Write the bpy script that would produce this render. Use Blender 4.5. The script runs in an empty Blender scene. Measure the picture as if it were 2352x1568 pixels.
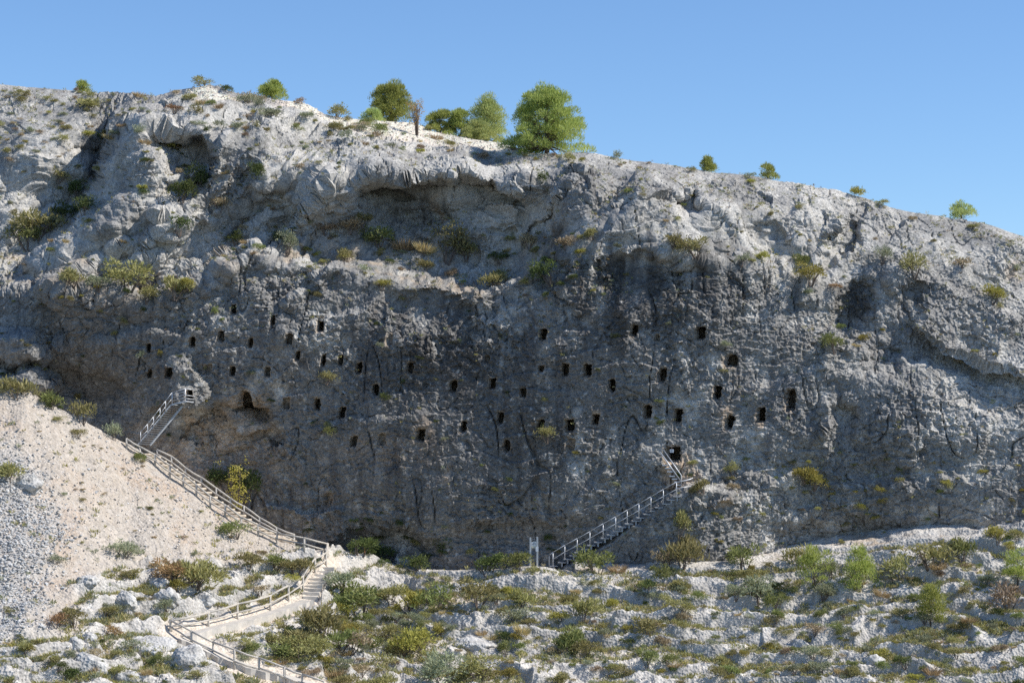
import bpy, bmesh, math, random
import numpy as np
from mathutils import Vector, Matrix

# ------------------------------------------------------------------ camera, sky, sun, exposure
scene = bpy.context.scene
col = scene.collection
R = math.radians
D = 148.0                 # metres from the camera to the plane of the main wall
S = 0.03                  # metres per photo unit (the photo is 2352 units wide) on that plane
UC, VC = 1176.0, 1000.0   # photo centre column; row of the camera's own height

cam_d = bpy.data.cameras.new('camera')
cam = bpy.data.objects.new('camera', cam_d)
col.objects.link(cam)
cam.location = (0, -D, 0)
cam.rotation_euler = (R(90), 0, 0)
cam_d.sensor_width = 36
cam_d.lens = 36 * D / (2352 * S)
cam_d.shift_y = (VC - 784.0) / 2352.0
cam_d.clip_start = 1
cam_d.clip_end = 3000
scene.camera = cam

SUN = Vector((0.71, -0.085, 0.70)).normalized()
elev = math.asin(SUN.z)
world = bpy.data.worlds.new('World')
scene.world = world
world.use_nodes = True
wn = world.node_tree.nodes
wn.clear()
sky = wn.new('ShaderNodeTexSky')
sky.sky_type = 'NISHITA'
sky.sun_disc = False
sky.sun_elevation = elev
sky.sun_rotation = math.atan2(SUN.x, SUN.y)
sky.altitude = 700
sky.air_density = 1.0
sky.dust_density = 0.0
sky.ozone_density = 8.0
bg = wn.new('ShaderNodeBackground')
bg.inputs['Strength'].default_value = 0.142
wo = wn.new('ShaderNodeOutputWorld')
world.node_tree.links.new(sky.outputs['Color'], bg.inputs['Color'])
world.node_tree.links.new(bg.outputs['Background'], wo.inputs['Surface'])

sun_d = bpy.data.lights.new('sun', 'SUN')
sun_d.energy = 5.0
sun_d.angle = R(0.53)
sun_d.color = (1.0, 0.945, 0.865)
sun_o = bpy.data.objects.new('sun', sun_d)
col.objects.link(sun_o)
sun_o.rotation_euler = SUN.to_track_quat('Z', 'Y').to_euler()

vs = scene.view_settings
vs.view_transform = 'Standard'
vs.look = 'None'
vs.exposure = 0.12
scene.cycles.use_denoising = False
vs.gamma = 1.0
vs.use_curve_mapping = False

# ------------------------------------------------------------------ helpers
rng = np.random.default_rng(7)
random.seed(7)
f32 = np.float32


def P(u, v, y):
    k = (D + y) / D
    return np.stack([(u - UC) * S * k, y + 0 * u, (VC - v) * S * k], -1)


def PV(u, v, y):
    k = (D + y) / D
    return Vector(((u - UC) * S * k, y, (VC - v) * S * k))


def sm(a, b, x):
    t = np.clip((x - a) / (b - a), 0, 1)
    return t * t * (3 - 2 * t)


_perm = np.random.default_rng(3).permutation(256).astype(np.int32)
_perm = np.concatenate([_perm, _perm])
_g = np.random.default_rng(5).normal(size=(256, 3)).astype(f32)
_g /= np.linalg.norm(_g, axis=1, keepdims=True)


def perlin(p):
    shp = p.shape[:-1]
    p = p.reshape(-1, 3)
    out = np.empty(len(p), f32)
    CH = 60000
    for s in range(0, len(p), CH):
        q = p[s:s + CH].astype(f32)
        i = np.floor(q).astype(np.int32)
        f = q - i
        i &= 255
        w = f * f * f * (f * (f * 6 - 15) + 10)
        acc = 0
        for dx in (0, 1):
            wx = w[:, 0] if dx else 1 - w[:, 0]
            a = _perm[(i[:, 0] + dx) & 255]
            for dy in (0, 1):
                wy = w[:, 1] if dy else 1 - w[:, 1]
                b = _perm[a + ((i[:, 1] + dy) & 255)]
                for dz in (0, 1):
                    wz = w[:, 2] if dz else 1 - w[:, 2]
                    g = _g[_perm[b + ((i[:, 2] + dz) & 255)]]
                    d = g[:, 0] * (f[:, 0] - dx) + g[:, 1] * (f[:, 1] - dy) + g[:, 2] * (f[:, 2] - dz)
                    acc = acc + d * wx * wy * wz
        out[s:s + CH] = acc
    return (out * 1.5).reshape(shp)


def fbm(p, scale, octs=3, gain=0.5, off=0.0, ridge=False):
    p = p / scale + off
    a, t = 1.0, 0
    for _ in range(octs):
        n = perlin(p)
        if ridge:
            n = 1 - 2 * np.abs(n)
        t = t + a * n
        a *= gain
        p = p * 2.03 + 17.3
    return t


def worley(p, scale, seed=0.0):
    """distance to the nearest of jittered points, one per cell (F1) """
    shp = p.shape[:-1]
    p = (p.reshape(-1, 3) / scale + seed).astype(f32)
    out = np.empty(len(p), f32)
    CH = 60000
    for s in range(0, len(p), CH):
        q = p[s:s + CH]
        i = np.floor(q).astype(np.int32)
        f = q - i
        best = np.full(len(q), 9.0, f32)
        for dx in (-1, 0, 1):
            for dy in (-1, 0, 1):
                for dz in (-1, 0, 1):
                    h = _perm[_perm[_perm[(i[:, 0] + dx) & 255] + ((i[:, 1] + dy) & 255)] + ((i[:, 2] + dz) & 255)]
                    j = _g[h] * 0.4 + 0.5
                    d = ((j + np.array([dx, dy, dz], f32) - f) ** 2).sum(1)
                    best = np.minimum(best, d)
        out[s:s + CH] = np.sqrt(best)
    return out.reshape(shp)


def facets(p, scale, seed=0.0):
    """broken rock: every cell of a jittered lattice is a plane with a tilt and a level of its own"""
    shp = p.shape[:-1]
    p = (p.reshape(-1, 3) / scale + seed).astype(f32)
    out = np.empty(len(p), f32)
    CH = 60000
    for s in range(0, len(p), CH):
        q = p[s:s + CH]
        i = np.floor(q).astype(np.int32)
        f = q - i
        best = np.full(len(q), 9.0, f32)
        val = np.zeros(len(q), f32)
        for dx in (-1, 0, 1):
            for dy in (-1, 0, 1):
                for dz in (-1, 0, 1):
                    h = _perm[_perm[_perm[(i[:, 0] + dx) & 255] + ((i[:, 1] + dy) & 255)] + ((i[:, 2] + dz) & 255)]
                    e = f - (_g[h] * 0.4 + 0.5) - np.array([dx, dy, dz], f32)
                    d = (e * e).sum(1)
                    m = d < best
                    best = np.where(m, d, best)
                    g2 = _g[(h * 7 + 13) & 255]
                    val = np.where(m, (e * g2).sum(1) + g2[:, 0] * .45, val)
        out[s:s + CH] = val
    return out.reshape(shp)


def rbf(pts):
    """thin plate spline through (u, v, value)"""
    a = np.array(pts, float)
    X = a[:, :2] / 500.0
    n = len(X)
    d = np.linalg.norm(X[:, None] - X[None], axis=2)
    K = np.where(d > 0, d * d * np.log(d + 1e-9), 0) + np.eye(n) * 0.004
    Pm = np.hstack([np.ones((n, 1)), X])
    A = np.block([[K, Pm], [Pm.T, np.zeros((3, 3))]])
    c = np.linalg.solve(A, np.concatenate([a[:, 2], np.zeros(3)]))

    def f(u, v):
        u = np.asarray(u, float) / 500.0
        v = np.asarray(v, float) / 500.0
        out = c[n] + c[n + 1] * u + c[n + 2] * v
        for k in range(n):
            r2 = (u - X[k, 0]) ** 2 + (v - X[k, 1]) ** 2 + 1e-12
            out = out + c[k] * 0.5 * r2 * np.log(r2)
        return out
    return f


def curve(pts):
    a = np.array(pts, float)
    return lambda u: np.interp(u, a[:, 0], a[:, 1])


def grid_mesh(name, pos, colr, keep=None, alpha=None):
    """a (rows, cols, 3) array of points as one quad mesh with a colour attribute"""
    nr, nc = pos.shape[:2]
    me = bpy.data.meshes.new(name)
    idx = np.arange(nr * nc).reshape(nr, nc)
    q = np.stack([idx[:-1, :-1], idx[:-1, 1:], idx[1:, 1:], idx[1:, :-1]], -1)
    if keep is not None:
        q = q[keep]
    q = q.reshape(-1, 4)
    me.vertices.add(nr * nc)
    me.vertices.foreach_set('co', pos.reshape(-1).astype(f32))
    me.loops.add(q.size)
    me.loops.foreach_set('vertex_index', q.reshape(-1).astype(np.int32))
    me.polygons.add(len(q))
    me.polygons.foreach_set('loop_start', np.arange(0, q.size, 4, dtype=np.int32))
    me.polygons.foreach_set('loop_total', np.full(len(q), 4, np.int32))
    me.polygons.foreach_set('use_smooth', np.zeros(len(q), bool))
    me.update(calc_edges=True)
    at = me.attributes.new('Col', 'FLOAT_COLOR', 'POINT')
    c4 = np.concatenate([colr.reshape(-1, 3), (np.ones((nr * nc, 1)) if alpha is None else alpha.reshape(-1, 1))], 1)
    at.data.foreach_set('color', c4.reshape(-1).astype(f32))
    return me


def grid_normals(pos):
    du = np.gradient(pos, axis=1)
    dv = np.gradient(pos, axis=0)
    n = np.cross(du, dv)
    n /= np.linalg.norm(n, axis=2, keepdims=True) + 1e-9
    return n


def obj(name, me, mat=None, parent=None):
    o = bpy.data.objects.new(name, me)
    col.objects.link(o)
    if mat is not None and me is not None and not me.materials:
        me.materials.append(mat)
    if parent is not None:
        o.parent = parent
    return o


def tag(o, label=None, cat=None, group=None, kind=None):
    if label:
        o['label'] = label
    if cat:
        o['category'] = cat
    if group:
        o['group'] = group
    if kind:
        o['kind'] = kind
    return o


# ------------------------------------------------------------------ materials
def nodes(name):
    m = bpy.data.materials.new(name)
    m.use_nodes = True
    nt = m.node_tree
    b = nt.nodes['Principled BSDF']
    return m, nt, b


def rock_material(name, bump=0.5, var=0.35, fine=9.0):
    m, nt, b = nodes(name)
    N, L = nt.nodes, nt.links
    at = N.new('ShaderNodeAttribute'); at.attribute_name = 'Col'
    tc = N.new('ShaderNodeNewGeometry')
    n1 = N.new('ShaderNodeTexNoise'); n1.inputs['Scale'].default_value = fine * 0.45
    n1.noise_type = 'RIDGED_MULTIFRACTAL'
    n1.inputs['Detail'].default_value = 5; n1.inputs['Roughness'].default_value = 0.75
    L.new(tc.outputs['Position'], n1.inputs['Vector'])
    n2 = N.new('ShaderNodeTexNoise'); n2.inputs['Scale'].default_value = fine * 1.15
    n2.inputs['Detail'].default_value = 4; n2.inputs['Roughness'].default_value = 0.75
    L.new(tc.outputs['Position'], n2.inputs['Vector'])
    vo = N.new('ShaderNodeTexVoronoi'); vo.inputs['Scale'].default_value = fine * 0.55
    L.new(tc.outputs['Position'], vo.inputs['Vector'])
    mr = N.new('ShaderNodeMapRange')
    mr.inputs['From Min'].default_value = 0.30; mr.inputs['From Max'].default_value = 0.70
    mr.inputs['To Min'].default_value = 1 - var; mr.inputs['To Max'].default_value = 1 + var * 1.5
    L.new(n2.outputs['Fac'], mr.inputs['Value'])
    mx = N.new('ShaderNodeMix'); mx.data_type = 'RGBA'; mx.blend_type = 'MULTIPLY'
    mx.inputs['Factor'].default_value = 1.0
    L.new(at.outputs['Color'], mx.inputs[6])
    L.new(mr.outputs['Result'], mx.inputs[7])
    L.new(mx.outputs[2], b.inputs['Base Color'])
    ad = N.new('ShaderNodeMath'); ad.operation = 'MULTIPLY_ADD'
    L.new(n1.outputs['Fac'], ad.inputs[0]); ad.inputs[1].default_value = .45
    L.new(vo.outputs['Distance'], ad.inputs[2])
    bp = N.new('ShaderNodeBump'); bp.inputs['Strength'].default_value = bump
    bp.inputs['Distance'].default_value = 0.10
    ms_ = N.new('ShaderNodeMath'); ms_.operation = 'MULTIPLY'
    L.new(at.outputs['Alpha'], ms_.inputs[0]); ms_.inputs[1].default_value = bump
    L.new(ms_.outputs[0], bp.inputs['Strength'])
    L.new(ad.outputs[0], bp.inputs['Height'])
    L.new(bp.outputs['Normal'], b.inputs['Normal'])
    b.inputs['Roughness'].default_value = 0.92
    b.inputs['Specular IOR Level'].default_value = 0.12
    return m


M_ROCK = rock_material('limestone', 1.0, 0.50, 8.0)
M_GROUND = rock_material('rocky_ground', 0.75, 0.32, 10.0)

# ------------------------------------------------------------------ the cliff
skyline = curve([(-400, 175), (0, 192), (60, 197), (130, 202), (190, 208), (300, 216), (360, 224), (400, 210),
                 (440, 200), (478, 194), (520, 208), (560, 220), (620, 234), (680, 236), (710, 243), (745, 263),
                 (800, 271), (860, 276), (950, 282), (1000, 302), (1080, 317), (1150, 325), (1230, 350), (1290, 352),
                 (1310, 346), (1350, 350), (1380, 354), (1450, 367), (1560, 381), (1650, 396), (1720, 402),
                 (1800, 418), (1850, 431), (1920, 438), (2000, 461), (2080, 484), (2180, 501), (2250, 512),
                 (2352, 546), (2760, 690)])
sky_y = curve([(-400, 15), (0, 15), (250, 15), (330, 13), (440, 12), (560, 13), (640, 14), (750, 16), (950, 19),
               (1080, 19), (1180, 15), (1260, 10), (1330, 6.5), (1450, 7.5), (1650, 7.0), (1850, 7.5), (2000, 8),
               (2180, 8), (2352, 8), (2760, 9)])
ctrl = [(-400, 300, 11), (0, 300, 10), (100, 300, 9.5), (200, 300, 10.5), (250, 300, 12), (-400, 420, 7), (0, 420, 7.2),
        (100, 420, 7), (180, 400, 8.8), (0, 520, 5.4), (60, 540, 6), (-400, 560, 5), (0, 600, 3), (0, 690, 1.2), (-400, 700, 2),
        (240, 340, 12.5), (200, 420, 11.5), (160, 480, 9.5), (115, 540, 7),
        (310, 280, 9.5), (330, 340, 6.0), (300, 400, 5.0), (270, 450, 4.4), (215, 505, 3.8), (150, 580, 2.6), (80, 640, 2),
        (500, 260, 8.5), (480, 320, 5.0), (520, 400, 4.2), (420, 520, 3.6), (300, 560, 2.4), (600, 300, 7), (600, 350, 5),
        (600, 430, 3.8), (560, 500, 3.2), (650, 520, 3.2), (700, 440, 3.4), (700, 350, 6.2), (430, 400, 4.8),
        (250, 630, 1.3), (400, 640, 1.3), (560, 590, 1.5), (650, 600, 1.5), (480, 600, 2.0),
        (780, 420, 3.6), (900, 500, 4.6), (1000, 500, 4.6), (1150, 480, 4), (1250, 480, 2.7), (800, 560, 3),
        (950, 590, 2.6), (1100, 600, 2.4), (1200, 560, 2.1), (900, 400, 3.6), (1050, 400, 3.4), (1200, 400, 3.0),
        (1310, 400, 2.6), (900, 330, 8), (1050, 350, 8), (1200, 372, 6.5), (800, 330, 7), (1320, 470, 1.2),
        (-400, 800, 2), (0, 760, .8), (150, 760, .6), (300, 720, .1), (150, 860, 2.0), (300, 900, 1.4), (300, 1000, 2.4),
        (200, 950, 2.9), (0, 900, 3.0), (-400, 950, 3), (450, 700, -.2), (450, 850, -.6), (450, 1000, .8), (600, 650, -.1),
        (600, 800, -.6), (600, 950, 0.0), (600, 1100, .9), (800, 660, .1), (800, 800, -.6), (800, 1000, -.4),
        (800, 1200, .8), (800, 1300, 2), (1000, 680, -.3), (1000, 800, -1.), (1000, 1000, -1.), (1000, 1200, -.6),
        (1000, 1320, .6), (1250, 650, -.4), (1250, 800, -1.3), (1250, 1000, -1.35), (1250, 1200, -.9), (1250, 1320, 0),
        (1450, 560, -.3), (1450, 650, -1.2), (1450, 800, -1.5), (1450, 1000, -1.3), (1500, 450, 1.6), (1650, 480, 2.0),
        (1650, 600, -.4), (1650, 750, -1.3), (1650, 950, -1.6), (1650, 1150, -1.8), (1650, 1300, -1.6), (1400, 430, 2.2),
        (1800, 500, 3.0), (1800, 650, .4), (1800, 800, -.8), (1800, 1000, -1.3), (1800, 1200, -1.2), (1800, 1320, -.4),
        (1950, 560, 3.4), (1950, 700, 1.2), (1950, 820, .2), (1950, 950, -.4), (1950, 1100, -1.2), (1950, 1250, 0),
        (2100, 600, 3.2), (2100, 750, 1.2), (2100, 900, -.6), (2100, 1100, -1.6), (2100, 1250, -.8), (2250, 650, 4),
        (2250, 800, 1.2), (2250, 950, -.9), (2250, 1150, -2.2), (2250, 1250, -2), (2400, 700, 4), (2400, 900, 0),
        (2400, 1200, -2.2), (2760, 900, 1), (2760, 1200, -2), (600, 1300, 2), (300, 1200, 4), (0, 1200, 5), (-400, 1200, 5),
        (450, 1200, 2.0)]
for uu in range(-400, 2761, 110):
    ctrl.append((uu, float(skyline(uu)), float(sky_y(uu))))
base_f = rbf(ctrl)

NC, NRc, NRP = 1060, 560, 34
U1 = np.linspace(-330, 2690, NC)
VB = 1430.0
T = np.linspace(0, 1, NRc)[:, None]
Ug = np.broadcast_to(U1, (NRc, NC))
SK = skyline(U1)
Vg = VB + (SK[None] - VB) * T
# small unevenness of the skyline itself
Yg = base_f(Ug, Vg)


def bowl(U, V, u, v, ru, rv, depth, rot=0.0, top=0.35, bot=1.0):
    """a hollow: crisp at its upper edge, running out softly below"""
    c, s = math.cos(R(rot)), math.sin(R(rot))
    a = ((U - u) * c + (V - v) * s) / ru
    b = (-(U - u) * s + (V - v) * c) / rv
    r = np.sqrt(a * a + b * b)
    w = np.where(b < 0, top, bot)
    return depth * (1 - sm(1 - w * 0.9, 1.0, r))


uvn = np.stack([Ug / 60.0, Vg / 60.0, 0 * Ug], -1)
wob_u = perlin(uvn) * 20 + perlin(uvn * 3.1 + 9) * 10
wob_v = perlin(uvn + 31.7) * 20 + perlin(uvn * 3.1 + 57) * 10
Uw, Vw = Ug + wob_u, Vg + wob_v
HOLLOWS = [(410, 350, 96, 62, 3.8, 20, .35, .95), (420, 440, 66, 42, 1.6, -10, .5, .8), (1000, 470, 215, 74, 2.6, 2, .22, .9),
           (870, 468, 90, 66, .9, 0, .3, .9), (1580, 478, 46, 40, 1.5, 0, .4, .9), (1925, 565, 40, 100, 1.5, 32, .35, .95),
           (1950, 720, 50, 90, 1.0, 34, .5, .95), (2020, 830, 60, 50, .9, 0, .5, .9),
           (1935, 975, 52, 70, 1.1, 0, .5, 1), (2090, 690, 40, 60, .8, 20, .5, .9), (200, 895, 150, 70, 1.4, 20, .5, .9),
           (2010, 1230, 340, 46, .8, 0, .7, .9), (880, 1262, 150, 66, 1.6, 0, .5, .9), (530, 1015, 130, 100, 1.2, 0, .25, .9),
           (1480, 640, 170, 80, .9, 0, .6, 1), (1000, 720, 160, 70, .7, 0, .6, 1), (740, 480, 40, 70, 1.0, 20, .5, 1),
           (560, 540, 60, 40, 1.0, -25, .4, .9), (640, 580, 45, 35, 1.0, -20, .4, .9), (1265, 620, 50, 60, 1.2, 30, .5, .9),
           (1400, 480, 70, 60, .8, -30, .5, 1), (1770, 560, 60, 60, .8, 0, .5, 1), (1180, 1240, 180, 50, .7, 0, .6, 1),
           (1850, 1150, 120, 60, .5, 0, .6, 1), (215, 370, 55, 60, 1.2, 20, .5, .9), (560, 920, 20, 30, .0, 0, .5, .5),
           (1220, 500, 60, 90, .9, 25, .4, 1), (20, 800, 95, 46, -3.0, 8, .8, .5), (35, 874, 120, 36, -4.2, 4, .8, .4)]
smooth_mask = np.zeros_like(Yg)
for h in HOLLOWS:
    d = bowl(Uw, Vw, *h)
    Yg = Yg + d
    if h[4] > 1.3:
        smooth_mask = np.maximum(smooth_mask, d / h[4])


def lip(pts, dy, w1, w2, u0, u1, fade=40):
    """an edge along a polyline: the rock above it hangs out by dy and fades upward over w2"""
    c = curve(pts)
    d = c(Uw) - Vw                       # >0 above the line
    win = sm(u0 - fade, u0 + fade, Ug) * (1 - sm(u1 - fade, u1 + fade, Ug))
    return -dy * sm(-w1, w1, d) * (1 - sm(0, w2, d)) * win


Yg = Yg + lip([(300, 330), (350, 296), (420, 300), (480, 320), (520, 380)], .7, 5, 60, 330, 490, 15)
Yg = Yg + lip([(780, 440), (860, 402), (920, 398), (1010, 412), (1100, 418), (1250, 420)], .9, 6, 60, 820, 1120, 40)
Yg = Yg + lip([(1200, 560), (1250, 500), (1290, 450), (1330, 420)], .9, 6, 70, 1190, 1330, 15)
Yg = Yg + lip([(1290, 380), (1330, 395), (1370, 380)], .8, 4, 45, 1285, 1345, 10)
Yg = Yg + lip([(1330, 560), (1400, 480), (1500, 430), (1640, 480), (1700, 560)], .35, 6, 70, 1360, 1700, 40)
Yg = Yg + lip([(400, 925), (480, 935), (560, 985), (650, 1000)], .7, 4, 50, 350, 640, 20)
Yg = Yg + lip([(1620, 1190), (1650, 1160), (1700, 1150)], .5, 4, 30, 1630, 1690, 12)


def edge_line(pts, h, w, L, end=25.0):
    """a break in the rock along a polyline: the side on the right hand of travel stands proud by h and dies away over L"""
    pts = np.array(pts, float)
    best = np.full(Ug.shape, 1e9)
    sd = np.zeros(Ug.shape)
    tot = 0.0
    along = np.zeros(Ug.shape)
    UU, VV = Ug + wob_u * .6, Vg + wob_v * .6
    for (x0, y0), (x1, y1) in zip(pts[:-1], pts[1:]):
        dx, dy = x1 - x0, y1 - y0
        l = math.hypot(dx, dy)
        t = np.clip(((UU - x0) * dx + (VV - y0) * dy) / (l * l), 0, 1)
        ex, ey = UU - x0 - t * dx, VV - y0 - t * dy
        d = np.sqrt(ex * ex + ey * ey)
        side = (dx * (VV - y0) - dy * (UU - x0)) / l
        m = d < best
        best = np.where(m, d, best)
        sd = np.where(m, np.where(side > 0, d, -d), sd)
        along = np.where(m, tot + t * l, along)
        tot += l
    fade = sm(0, end, along) * sm(0, end, tot - along)
    return -h * sm(-w, w, sd) * np.exp(-np.clip(sd, 0, None) / L) * fade


EDGES = [
    ([(60, 620), (140, 560), (165, 520), (190, 480), (205, 440), (235, 400), (262, 330), (272, 265)], 3.2, 7, 110),
    ([(1240, 650), (1310, 570), (1380, 505), (1430, 440), (1470, 400), (1500, 380)], 1.0, 7, 110),
    ([(560, 575), (640, 525), (700, 440), (735, 380)], .9, 7, 60),
    ([(330, 505), (400, 475), (470, 420), (505, 340), (520, 290)], 1.5, 6, 60),
    ([(300, 590), (350, 545), (420, 480), (440, 455)], 1.2, 6, 60), ([(480, 620), (540, 560), (580, 490), (590, 420), (600, 350)], 1.3, 6, 55),
    ([(640, 590), (655, 540), (690, 480), (740, 430), (760, 380)], 1.4, 6, 70), ([(120, 640), (230, 600), (330, 590), (420, 610)], .9, 6, 60),
    ([(700, 640), (760, 600), (800, 570), (830, 540)], .9, 6, 50), ([(1340, 640), (1370, 560), (1420, 500), (1480, 430)], .9, 6, 60),
    ([(250, 570), (330, 545), (430, 500), (520, 470), (590, 400), (610, 330)], .8, 7, 60),
    ([(400, 620), (470, 600), (540, 540), (600, 500)], .8, 6, 50),
    ([(0, 480), (80, 490), (150, 470)], .8, 6, 60), ([(0, 360), (70, 350), (140, 370), (200, 330)], .6, 5, 50),
    ([(30, 270), (120, 275), (200, 262), (260, 250)], .6, 6, 50),
    ([(1540, 470), (1545, 520), (1540, 580)], .5, 5, 40), ([(1420, 560), (1560, 575), (1680, 610)], .5, 6, 60),
    ([(1830, 700), (1850, 630), (1890, 560), (1900, 500)], .8, 7, 60),
    ([(1870, 860), (1900, 800), (1910, 740)], .8, 7, 60),
    ([(2020, 660), (2060, 620), (2150, 640), (2250, 690), (2352, 740)], 1.0, 8, 80),
    ([(2420, 880), (2352, 865), (2250, 838), (2160, 805), (2085, 745)], 1.5, 5, 70),
    ([(1880, 1010), (1890, 960), (1880, 910)], .8, 6, 50), ([(1985, 1060), (2000, 1000), (2040, 930)], .6, 6, 60),
    ([(1820, 460), (1900, 480), (1990, 500)], .4, 4, 40), ([(1840, 440), (1850, 480), (1875, 520)], .5, 4, 40),
    ([(1700, 900), (1850, 860), (2000, 860), (2150, 900), (2300, 960)], .5, 9, 90),
    ([(1640, 420), (1690, 470), (1700, 540)], .5, 5, 40), ([(2140, 560), (2180, 610), (2240, 620)], .5, 5, 40),
    ([(620, 770), (720, 740), (860, 690)], .4, 8, 70), ([(330, 760), (420, 770), (520, 720), (600, 650)], .5, 8, 70),
    ([(100, 800), (220, 780), (330, 760)], .5, 8, 60), ([(1090, 760), (1075, 700), (1100, 650)], .6, 6, 50),
    ([(880, 820), (870, 750), (890, 690)], .4, 7, 60), ([(1430, 760), (1420, 690), (1440, 620)], .5, 7, 60),
    ([(700, 1000), (800, 960), (900, 960), (980, 930)], .35, 7, 60), ([(600, 1150), (720, 1180), (800, 1160)], .6, 6, 60),
    ([(1300, 1180), (1400, 1060), (1480, 1000)], .35, 7, 60), ([(640, 700), (700, 660), (760, 640)], .5, 6, 50),
]
for e in EDGES:
    Yg = Yg + edge_line(*e)
# the long bench at half height: the rock above steps back
cb = curve([(-400, 720), (0, 668), (90, 655), (160, 662), (240, 668), (330, 690), (400, 672), (470, 640), (530, 600),
            (590, 578), (660, 590), (720, 602), (800, 610), (900, 628), (1000, 650), (1100, 664), (1180, 640),
            (1240, 600), (1300, 560), (1360, 520)])
db = cb(Ug + wob_u * .6) - (Vg + wob_v * .6)
wb = sm(-200, 60, Ug) * (1 - sm(1180, 1330, Ug))
Yg = Yg + (2.3 * sm(-10, 22, db) * (1 - sm(60, 190, db)) - .6 * sm(-60, -8, db) * (1 - sm(-8, 22, db))) * wb
# second, smaller ledges on the upper left flank (they climb to the right)
for pts, dy, a, b in (([(150, 560), (300, 470), (420, 500), (520, 440), (640, 420)], .8, 180, 640),
                      ([(260, 560), (400, 560), (520, 530), (700, 470)], .7, 280, 700),
                      ([(0, 470), (120, 455), (200, 400)], .7, -100, 180),
                      ([(600, 380), (720, 340), (900, 360), (1100, 372), (1250, 380)], .6, 620, 1200),
                      ([(1380, 560), (1500, 545), (1620, 575), (1760, 600), (1860, 640)], .8, 1480, 1880),
                      ([(1880, 790), (1980, 800), (2080, 830), (2200, 850), (2352, 900)], .8, 1900, 2300),
                      ([(1600, 1130), (1750, 1100), (1900, 1120), (2100, 1110), (2352, 1080)], .5, 1640, 2352)):
    c = curve(pts)
    d = c(Uw) - Vw
    win = sm(a - 30, a + 40, Ug) * (1 - sm(b - 60, b + 30, Ug))
    Yg = Yg + dy * (sm(-8, 18, d) - sm(30, 120, d)) * win
# the shoulder of rock that carries the lower right stairs
ramp = curve([(1200, 1330), (1262, 1312), (1560, 1128), (1600, 1108), (1640, 1120), (1700, 1130), (1800, 1150)])
rr = sm(-10, 14, Vg + wob_v * .4 - ramp(Ug)) * sm(1225, 1262, Ug) * (1 - sm(1600, 1800, Ug))
Yg = Yg - 1.9 * rr
# the lit wedge of rock above the left landing
def poly_mask(U, V, pts, soft):
    """1 inside a convex polygon (clockwise in the photo), soft at its edges"""
    m = np.ones_like(U)
    n = len(pts)
    for i in range(n):
        (x0, y0), (x1, y1) = pts[i], pts[(i + 1) % n]
        l = math.hypot(x1 - x0, y1 - y0)
        d = ((x1 - x0) * (V - y0) - (y1 - y0) * (U - x0)) / l
        m = m * sm(-soft, soft, d)
    return m


we = curve([(760, 436), (845, 440), (870, 458), (907, 480), (925, 464), (945, 440)])
vv_w = Vg + wob_v * .35
uu_w = Ug + wob_u * .35
wedge = (1 - sm(-4, 4, uu_w - we(vv_w))) * sm(790, 858, vv_w) * (1 - sm(930, 944, vv_w))
Yg = Yg - wedge * np.where(uu_w < 402, 1.7 * sm(335, 402, uu_w), 1.7 - 1.0 * np.clip((uu_w - 402) / 78, 0, 1))
# scree cone on the skyline and the smooth scree band behind the edge
scree_top = np.zeros_like(Yg)
scree_top = np.maximum(scree_top, (1 - sm(0, 14, np.abs(Ug - 462) - (Vg - 190) * 1.9)) * (1 - sm(225, 250, Vg)))
lowb = curve([(600, 250), (700, 268), (780, 300), (900, 312), (1000, 330), (1100, 345), (1200, 358), (1290, 362), (1300, 350)])
scree_top = np.maximum(scree_top, (1 - sm(-6, 6, Vg + wob_v * .4 - lowb(Ug))) * sm(600, 680, Ug) * (1 - sm(1270, 1300, Ug)))
rough = (1 - 0.35 * smooth_mask) * (1 - .8 * scree_top)
rough *= 1 - .35 * sm(-100, 0, Ug) * (1 - sm(230, 280, Ug)) * (1 - sm(520, 600, Vg))

pos = P(Ug, Vg, Yg)
nrm = grid_normals(pos)
if nrm[..., 1].mean() > 0:
    nrm = -nrm
wrp = np.stack([fbm(pos, 4.0, 2, off=3.1), fbm(pos, 4.0, 2, off=11.9), fbm(pos, 4.0, 2, off=23.3)], -1)
pw = pos + wrp * 0.9
disp = fbm(pos, 9.0, 2, off=5.5) * 0.6
bil = np.abs(perlin(pw / 4.2 + 2.2))
upper = 1 - sm(620, 720, Vg)
disp += (bil * 1.5 - .3) * (.12 + .12 * upper) * rough
# the beds climb to the right in the left half: slabs and runnels along that line
ca, sa = math.cos(R(40)), math.sin(R(40))
al = pw[..., 0] * ca + pw[..., 2] * sa
ac = -pw[..., 0] * sa + pw[..., 2] * ca
pd = np.stack([al / 9.0, pos[..., 1] / 5.0, ac / 2.3], -1)
leftness = (1 - sm(650, 950, Ug)) * sm(150, 300, Ug + (Vg - 330) * .55) * (.35 + .65 * upper)
slab = 1 - 2 * np.abs(perlin(pd + 6.1)) + .5 * (1 - 2 * np.abs(perlin(pd * 2.1 + 1.7)))
disp += slab * .50 * leftness * rough
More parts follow.
